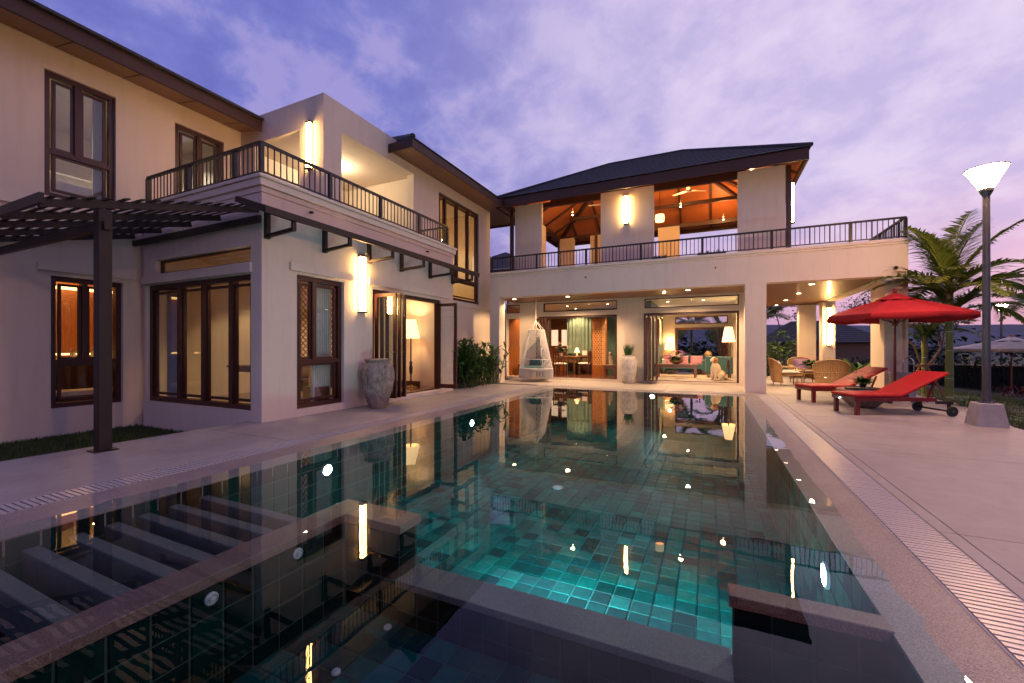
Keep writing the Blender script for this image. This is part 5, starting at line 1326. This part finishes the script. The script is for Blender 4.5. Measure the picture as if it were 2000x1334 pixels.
def table(name, label, loc, w, d, h, mt='table_wood', top=.05, leg=.07, rz=0):
    t = thing(name, label, 'table', loc, rz); MB().box(-w/2, w/2, -d/2, d/2, h-top, h).build('table_top', M[mt], t, bevel=.008, local=True); MB().box(-w/2+.06, w/2-.06, -d/2+.06, d/2-.06, h-top-.09, h-top-.002).build('apron', M[mt], t, local=True)
    for x in (-w/2+.05+leg/2, w/2-.05-leg/2):
        for y in (-d/2+.05+leg/2, d/2-.05-leg/2): MB().frus((x-leg*.35, x+leg*.35, y-leg*.35, y+leg*.35), (x-leg/2, x+leg/2, y-leg/2, y+leg/2), 0, h-top-.004).build('leg', M[mt], t, local=True)
    return t
table('dining_table', 'dark dining table inside the wide folding window', (-8.9, 6.3, .10), 1.0, 1.5, .76); dining_chair('dark chair with pale seat at the table inside the wide window', (-8.15, 5.9, .10), R(-90), None)
# rooms upstairs
t = thing('air_conditioner', 'white split air conditioner high in the upstairs room', 'air conditioner', (-13.2, 5.9, 5.75)); MB().frus((-.45, .45, -.1, .1), (-.45, .45, -.12, .12), 0, .28).build('case', M['white_glaze'], t, bevel=.03, local=True); MB().box(-.40, .40, -.125, -.10, .02, .05).build('louvre', M['concrete'], t, local=True)
t = thing('daybed', 'pale upholstered daybed behind the large upstairs window', 'sofa', (-11.6, 4.3, 3.95)); MB().box(-.5, .5, -1.1, 1.1, .1, .45).build('seat', M['cushion_white'], t, bevel=.05, local=True); MB().box(-.5, -.36, -1.1, 1.1, .45, .85).build('backrest', M['cushion_white'], t, bevel=.05, local=True)
t = thing('ring_pendant', 'stacked glowing ring pendant in the stair hall window', 'lamp', (-9.1, 12.35, 3.75))
for k in range(4): MB().lathe([(.26+.03*math.sin(k*2), k*.30), (.30+.03*math.sin(k*2), k*.30+.06), (.26+.03*math.sin(k*2), k*.30+.13), (.20, k*.30+.065), (.26+.03*math.sin(k*2), k*.30)], n=24).build('ring', M['shade_glow'], t, smooth=True, local=True)
MB().tube([(0, 0, 0), (0, 0, 2.58)], .006, 5).build('cable', M['brass'], t, local=True); lamp(-9.1, 12.35, 4.5, 40, (1, .62, .28), parent=t, rad=.2)
# bar counter in the wood panelled room
t = thing('bar_counter', 'dark counter with light strip behind the left ground-floor window', 'counter', (-13.1, 5.0, .05)); MB().box(-.3, .3, -2.4, 2.0, .9, .95).build('top', M['cream_wall'], t, local=True); MB().box(-.25, .25, -2.35, 1.95, 0, .9).build('body', M['mahogany'], t, local=True)
for k in range(4): bouquet('bottle' if k % 2 else 'jar', ['small jar at the end of the counter', 'small bottle second on the counter', 'small jar third along the counter', 'small bottle fourth along the counter'][k], 'jar', (-13.0, 4.0+k*.35, 1.0), ['flower_white'], .06, .08, 10, [(.04, 0), (.05, .1), (.02, .16)], 'white_glaze', .03)
t = thing('low_bench', 'low pale bench behind the left ground-floor window', 'bench', (-11.5, 3.9, .05)); MB().box(-.25, .25, -1.2, 1.0, .24, .34).build('seat', M['cushion_white'], t, bevel=.02, local=True); MB().box(-.2, .2, -1.1, .9, 0, .24).build('base', M['mahogany'], t, local=True)

# --- living room
def sofa(label, loc, rz, w, d=.85, cat='sofa', name='sofa'):
    t = thing(name, label, cat, loc, rz); MB().box(-w/2+.14, w/2-.14, -d/2+.1, d/2-.2, .22, .44).build('seat', M['teal_fabric'], t, bevel=.03, local=True); MB().box(-w/2+.02, w/2-.02, d/2-.2, d/2, .16, .80).build('backrest', M['teal_fabric'], t, bevel=.04, local=True)
    for s in (-1, 1): MB().box(s*w/2-.08*s-.08, s*w/2-.08*s+.08, -d/2+.08, d/2-.21, .16, .62).build('arm', M['teal_fabric'], t, bevel=.04, local=True)
    for x in (-w/2+.1, w/2-.1):
        for y in (-d/2+.15, d/2-.1): MB().frus((x-.02, x+.02, y-.02, y+.02), (x-.03, x+.03, y-.03, y+.03), 0, .16).build('leg', M['table_wood'], t, local=True)
    return t
sofa('long teal sofa under the rear living room window', (-1.0, 19.2, .088), 0, 1.75); sofa('teal armchair with its back to the pool behind the dog', (.32, 17.75, .088), R(180), .95, .85, 'armchair', 'armchair')
for k, x in enumerate((-1.6, -1.05, -.5)):
    t = thing('sofa_cushion', ['pink patterned cushion at the painting end of the sofa', 'pink patterned cushion in the middle of the sofa', 'pink patterned cushion at the armchair end of the sofa'][k], 'cushion', (x, 19.25, .62), 0, 'pink sofa cushions'); pillow('cushion', 'pink_fabric', t, (0, 0, .06), .48, .42, .16, (R(66), 0, 0))
table('bench_table', 'long low wooden bench table with flowers at the open living room', (-1.15, 17.2, .088), 1.55, .5, .52, 'table_wood', .06, .12)
bouquet('flower_arrangement', 'large arrangement of pink and purple flowers on the bench table', 'flowers', (-1.15, 17.2, .61), ['flower_pink', 'flower_purple', 'flower_white', 'flower_pink'], .36, .38, 170, [(.10, 0), (.22, .06), (.24, .12), (.22, .12)], 'table_wood', .11)
t = thing('small_lantern', 'small white lantern on the bench table', 'lantern', (-1.62, 17.15, .61)); MB().lathe([(.05, 0), (.05, .12), (.06, .14), (.0, .20)], n=10).build('body', M['white_glaze'], t, local=True); MB().lathe([(.052, .02), (.03, .03)], n=10).build('base', M['brass'], t, local=True)
t = thing('rug', 'beige woven rug on the living room floor', 'rug', (-.9, 17.6, .089)); MB().box(-1.0, 1.2, -1.0, 1.2, .0, .012).build('pile', M['rug'], t, local=True)
t = thing('painting', 'tall framed painting lit by a picture light on the green wall', 'painting', (-1.90, 18.6, 1.35)); MB().box(-.0, .03, -.42, .42, 0, 1.05).build('frame', M['brass'], t, local=True); MB().box(.03, .036, -.37, .37, .05, 1.0).build('canvas', M['cream_wall'], t, local=True); MB().tube([(.10, -.2, 1.12), (.10, .2, 1.12)], .018, 8).build('picture_light', M['brass'], t, local=True); lamp(-1.72, 18.6, 2.44, 10, (1, .62, .28), parent=t)
t = thing('side_table', 'small side table with a lamp in the corner of the living room', 'table', (-1.62, 20.1, .088)); MB().box(-.22, .22, -.22, .22, .5, .54).build('table_top', M['table_wood'], t, local=True)
for x in (-.18, .18):
    for y in (-.18, .18): MB().box(x-.02, x+.02, y-.02, y+.02, 0, .5).build('leg', M['table_wood'], t, local=True)
t = thing('table_lamp', 'lit table lamp with drum shade on the corner side table', 'lamp', (-1.62, 20.1, .63)); MB().lathe([(.07, 0), (.08, .03), (.04, .12), (.06, .3), (.02, .42)], n=14).build('base', M['white_glaze'], t, smooth=True, local=True); MB().lathe([(.22, .48), (.20, .86), (.195, .86), (.215, .48)], n=24).build('lamp_shade', M['shade_glow'], t, smooth=True, local=True); lamp(-1.62, 20.1, 1.55, 14, (1, .58, .25), parent=t)
t = thing('round_vase', 'amber round vase behind the sofa', 'vase', (-.05, 19.95, .75)); MB().lathe([(.06, 0), (.15, .1), (.16, .2), (.08, .3), (.07, .32)], n=20).build('body', M['paper'], t, smooth=True, local=True); MB().box(-.6, .6, -.15, .15, -.66, -.005).build('console', M['table_wood'], t, local=True)
# dog: one continuous body
def dog():
    m = MB()
    def e(c, r, sq=(1, 1, 1)): m.sph(c, r, 14, 10, sq)
    e((0, .02, .36), .15, (1, 1.0, 1.5)); e((0, .14, .20), .18, (1.1, 1.2, 1.0)); e((0, -.05, .46), .125, (1.05, .9, 1.15)); m.tube([(0, -.03, .50), (0, -.06, .66)], [.10, .085], 12)
    e((0, -.08, .71), .098, (1, 1.1, 1.0)); m.tube([(-.01, -.12, .70), (-.02, -.215, .675)], [.062, .045], 10); e((-.02, -.225, .685), .028)
    for s in (-1, 1):
        m.tube([(s*.075, -.08, .45), (s*.08, -.10, .22), (s*.08, -.10, .04)], [.062, .045, .042], 10); e((s*.08, -.135, .03), .045, (1, 1.35, .65))
        m.tube([(s*.11, .18, .22), (s*.17, .05, .17), (s*.15, .0, .05)], [.11, .095, .05], 10); e((s*.16, -.06, .03), .045, (1, 1.6, .65))
        m.tube([(s*.075, -.06, .77), (s*.115, -.06, .72), (s*.118, -.07, .62)], [.03, .045, .03], 8)
    m.tube([(0, .30, .10), (.08, .42, .05), (.22, .44, .035)], [.045, .04, .02], 8)
    t = thing('dog', 'white and brown seated dog with head raised at the living room threshold', 'dog', (.20, 16.25, .089), R(-48))
    o = m.build('body', M['dog_fur'], None, local=True)
    rm = o.modifiers.new('r', 'REMESH'); rm.mode = 'VOXEL'; rm.voxel_size = .014; sm = o.modifiers.new('s', 'SMOOTH'); sm.iterations = 6; sm.factor = .6
    dg = bpy.context.evaluated_depsgraph_get(); dg.update(); me = bpy.data.meshes.new_from_object(o.evaluated_get(dg))
    o.modifiers.clear(); o.data = me; me.materials.clear()
    for k in ('dog_fur', 'dog_brown', 'dog_dark'): me.materials.append(M[k])
    for p in me.polygons:
        c = p.center; p.use_smooth = True
        if c.y < -.235 and c.z > .66: p.material_index = 2
        elif c.z > .60 and (abs(c.x) > .075 or (abs(c.x) > .035 and c.y > -.15)): p.material_index = 1
        elif c.y > .12+.04*math.sin(9*c.z) and c.z > .18: p.material_index = 1
    o.parent = t
    for s in (-1, 1): MB().sph((s*.042, -.165, .735), .014, 8, 6).build('eye', M['dog_dark'], t, local=True)
dog()
# --- dining room
table('dining_table', 'dark wooden dining table laid with flowers in the dining room', (-5.55, 17.3, .09), 1.1, 1.0, .76)
bouquet('flower_vase', 'vase of white and yellow flowers on the dining room table', 'flowers', (-5.75, 17.2, .85), ['flower_white', 'flower_pink', 'flower_white'], .32, .40, 130, [(.06, 0), (.09, .12), (.05, .22)], 'white_glaze', .09)
dining_chair('dining chair nearest the doorway seen from behind', (-5.55, 16.45, .09), R(180)); dining_chair('dining chair at the end of the table beside the sideboard', (-4.75, 17.2, .09), R(-90)); dining_chair('dining chair behind the hanging chair at the table end', (-6.35, 17.2, .09), R(90))
t = thing('sideboard', 'carved sideboard with gilt front below the green curtain', 'sideboard', (-4.95, 18.05, .09)); MB().box(-.75, .55, -.22, .22, .72, .78).build('top', M['table_wood'], t, local=True); MB().box(-.72, .52, -.20, .20, .08, .72).build('body', M['mahogany_x'], t, local=True)
for k in range(3): MB().box(-.68+k*.40, -.32+k*.40, -.215, -.20, .46, .68).build('drawer', M['brass'], t, local=True)
t = thing('white_lamp', 'small white table lamp on the sideboard', 'lamp', (-5.3, 18.0, .87)); MB().lathe([(.05, 0), (.03, .1), (.015, .16)], n=12).build('base', M['white_glaze'], t, local=True); MB().lathe([(.12, .14), (.05, .34), (.045, .34), (.115, .14)], n=16).build('lamp_shade', M['shade_glow'], t, local=True)
t = thing('framed_photo', 'small pale framed picture standing on the sideboard', 'picture', (-4.98, 18.1, .87)); MB().box(-.13, .13, -.01, .01, 0, .24).build('frame', M['table_wood'], t, local=True); MB().box(-.11, .11, -.016, -.011, .02, .22).build('print', M['white_glaze'], t, local=True)
curtain('long green curtain across the dining room wall', (-5.85, 18.3), (-4.55, 18.3), .95, 2.85, 'curtain_green')
def carved(label, x, y, rz):
    t = thing('carved_panel', label, 'screen', (x, y, .09), rz, 'carved wooden door panels'); MB().box(-.26, .26, -.025, .025, 0, 2.35).build('panel', M['teak'], t, local=True); m = MB()
    for i in range(11):
        for j in (-1, 0, 1):
            c = Vector((j*.14, -.03, .45+i*.17)); 
            m.tube([c+Vector((.055*math.cos(a), 0, .07*math.sin(a))) for a in [k*.7854 for k in range(9)]], .011, 5, cap=False)
    m.build('carving', M['paper'], t, local=True)
carved('carved teak panel next to the green curtain', -4.32, 17.7, R(-20)); carved('carved teak panel folded beside the horse figure', -3.95, 17.35, R(-58))
t = thing('horse_figure', 'small painted horse figurine on a low table', 'figurine', (-3.62, 17.1, .52)); m = MB(); m.sph((0, 0, .30), .09, 12, 8, (1, 1.7, 1)); m.tube([(0, -.12, .34), (0, -.20, .50)], [.06, .045], 8); m.tube([(0, -.19, .50), (0, -.30, .45)], [.045, .028], 8)
for x in (-.04, .04):
    for y in (-.11, .11): m.tube([(x, y, .26), (x, y, 0)], [.032, .02], 7)
m.tube([(0, .15, .33), (0, .20, .18)], [.02, .01], 6); m.build('body', M['dog_fur'], t, smooth=True, local=True); MB().box(-.06, .06, -.06, .07, .37, .40).build('saddle', M['dark_red'], t, local=True)
table('horse_stand', 'low dark table carrying the horse figurine', (-3.62, 17.1, .09), .6, .6, .43)
t = thing('red_lamp', 'tall slim lamp with red shade at the dining room doorway edge', 'lamp', (-3.2, 16.9, .09)); MB().lathe([(.11, 0), (.03, .05), (.025, 1.2)], n=12).build('stem', M['mahogany'], t, local=True); MB().lathe([(.13, 1.2), (.07, 1.62), (.065, 1.62), (.125, 1.2)], n=16).build('lamp_shade', M['red_glow'], t, local=True)
t = thing('glass_cabinet', 'orange wood cabinet with lit glass doors at the back of the dining room', 'cabinet', (-6.55, 19.6, .09)); MB().box(-.6, .6, -.2, .24, 0, 2.2).build('case', M['teak'], t, local=True)
for k in range(2):
    d = MB(); x = -.5+k*.52
    d.box(x, x+.06, -.23, -.205, 1.15, 2.05); d.box(x+.40, x+.46, -.23, -.205, 1.15, 2.05); d.box(x+.06, x+.40, -.23, -.205, 1.15, 1.22); d.box(x+.06, x+.40, -.23, -.205, 1.98, 2.05); o = d.build('door', M['teak'], t, local=True)
    MB().box(x+.06, x+.40, -.212, -.205, 1.22, 1.98).build('pane', M['cabinet_glow'], o, local=True)
for k in range(3):
    dining_chair(['dining chair at the table behind the leafy shrub, nearer the wall', 'dining chair at the small table seen past the shrub', 'dining chair deep in the narrow doorway'][k], (-7.0+.1*k, 16.2+k*.9, .09), R(90*k), 'chairs behind the narrow doorway')
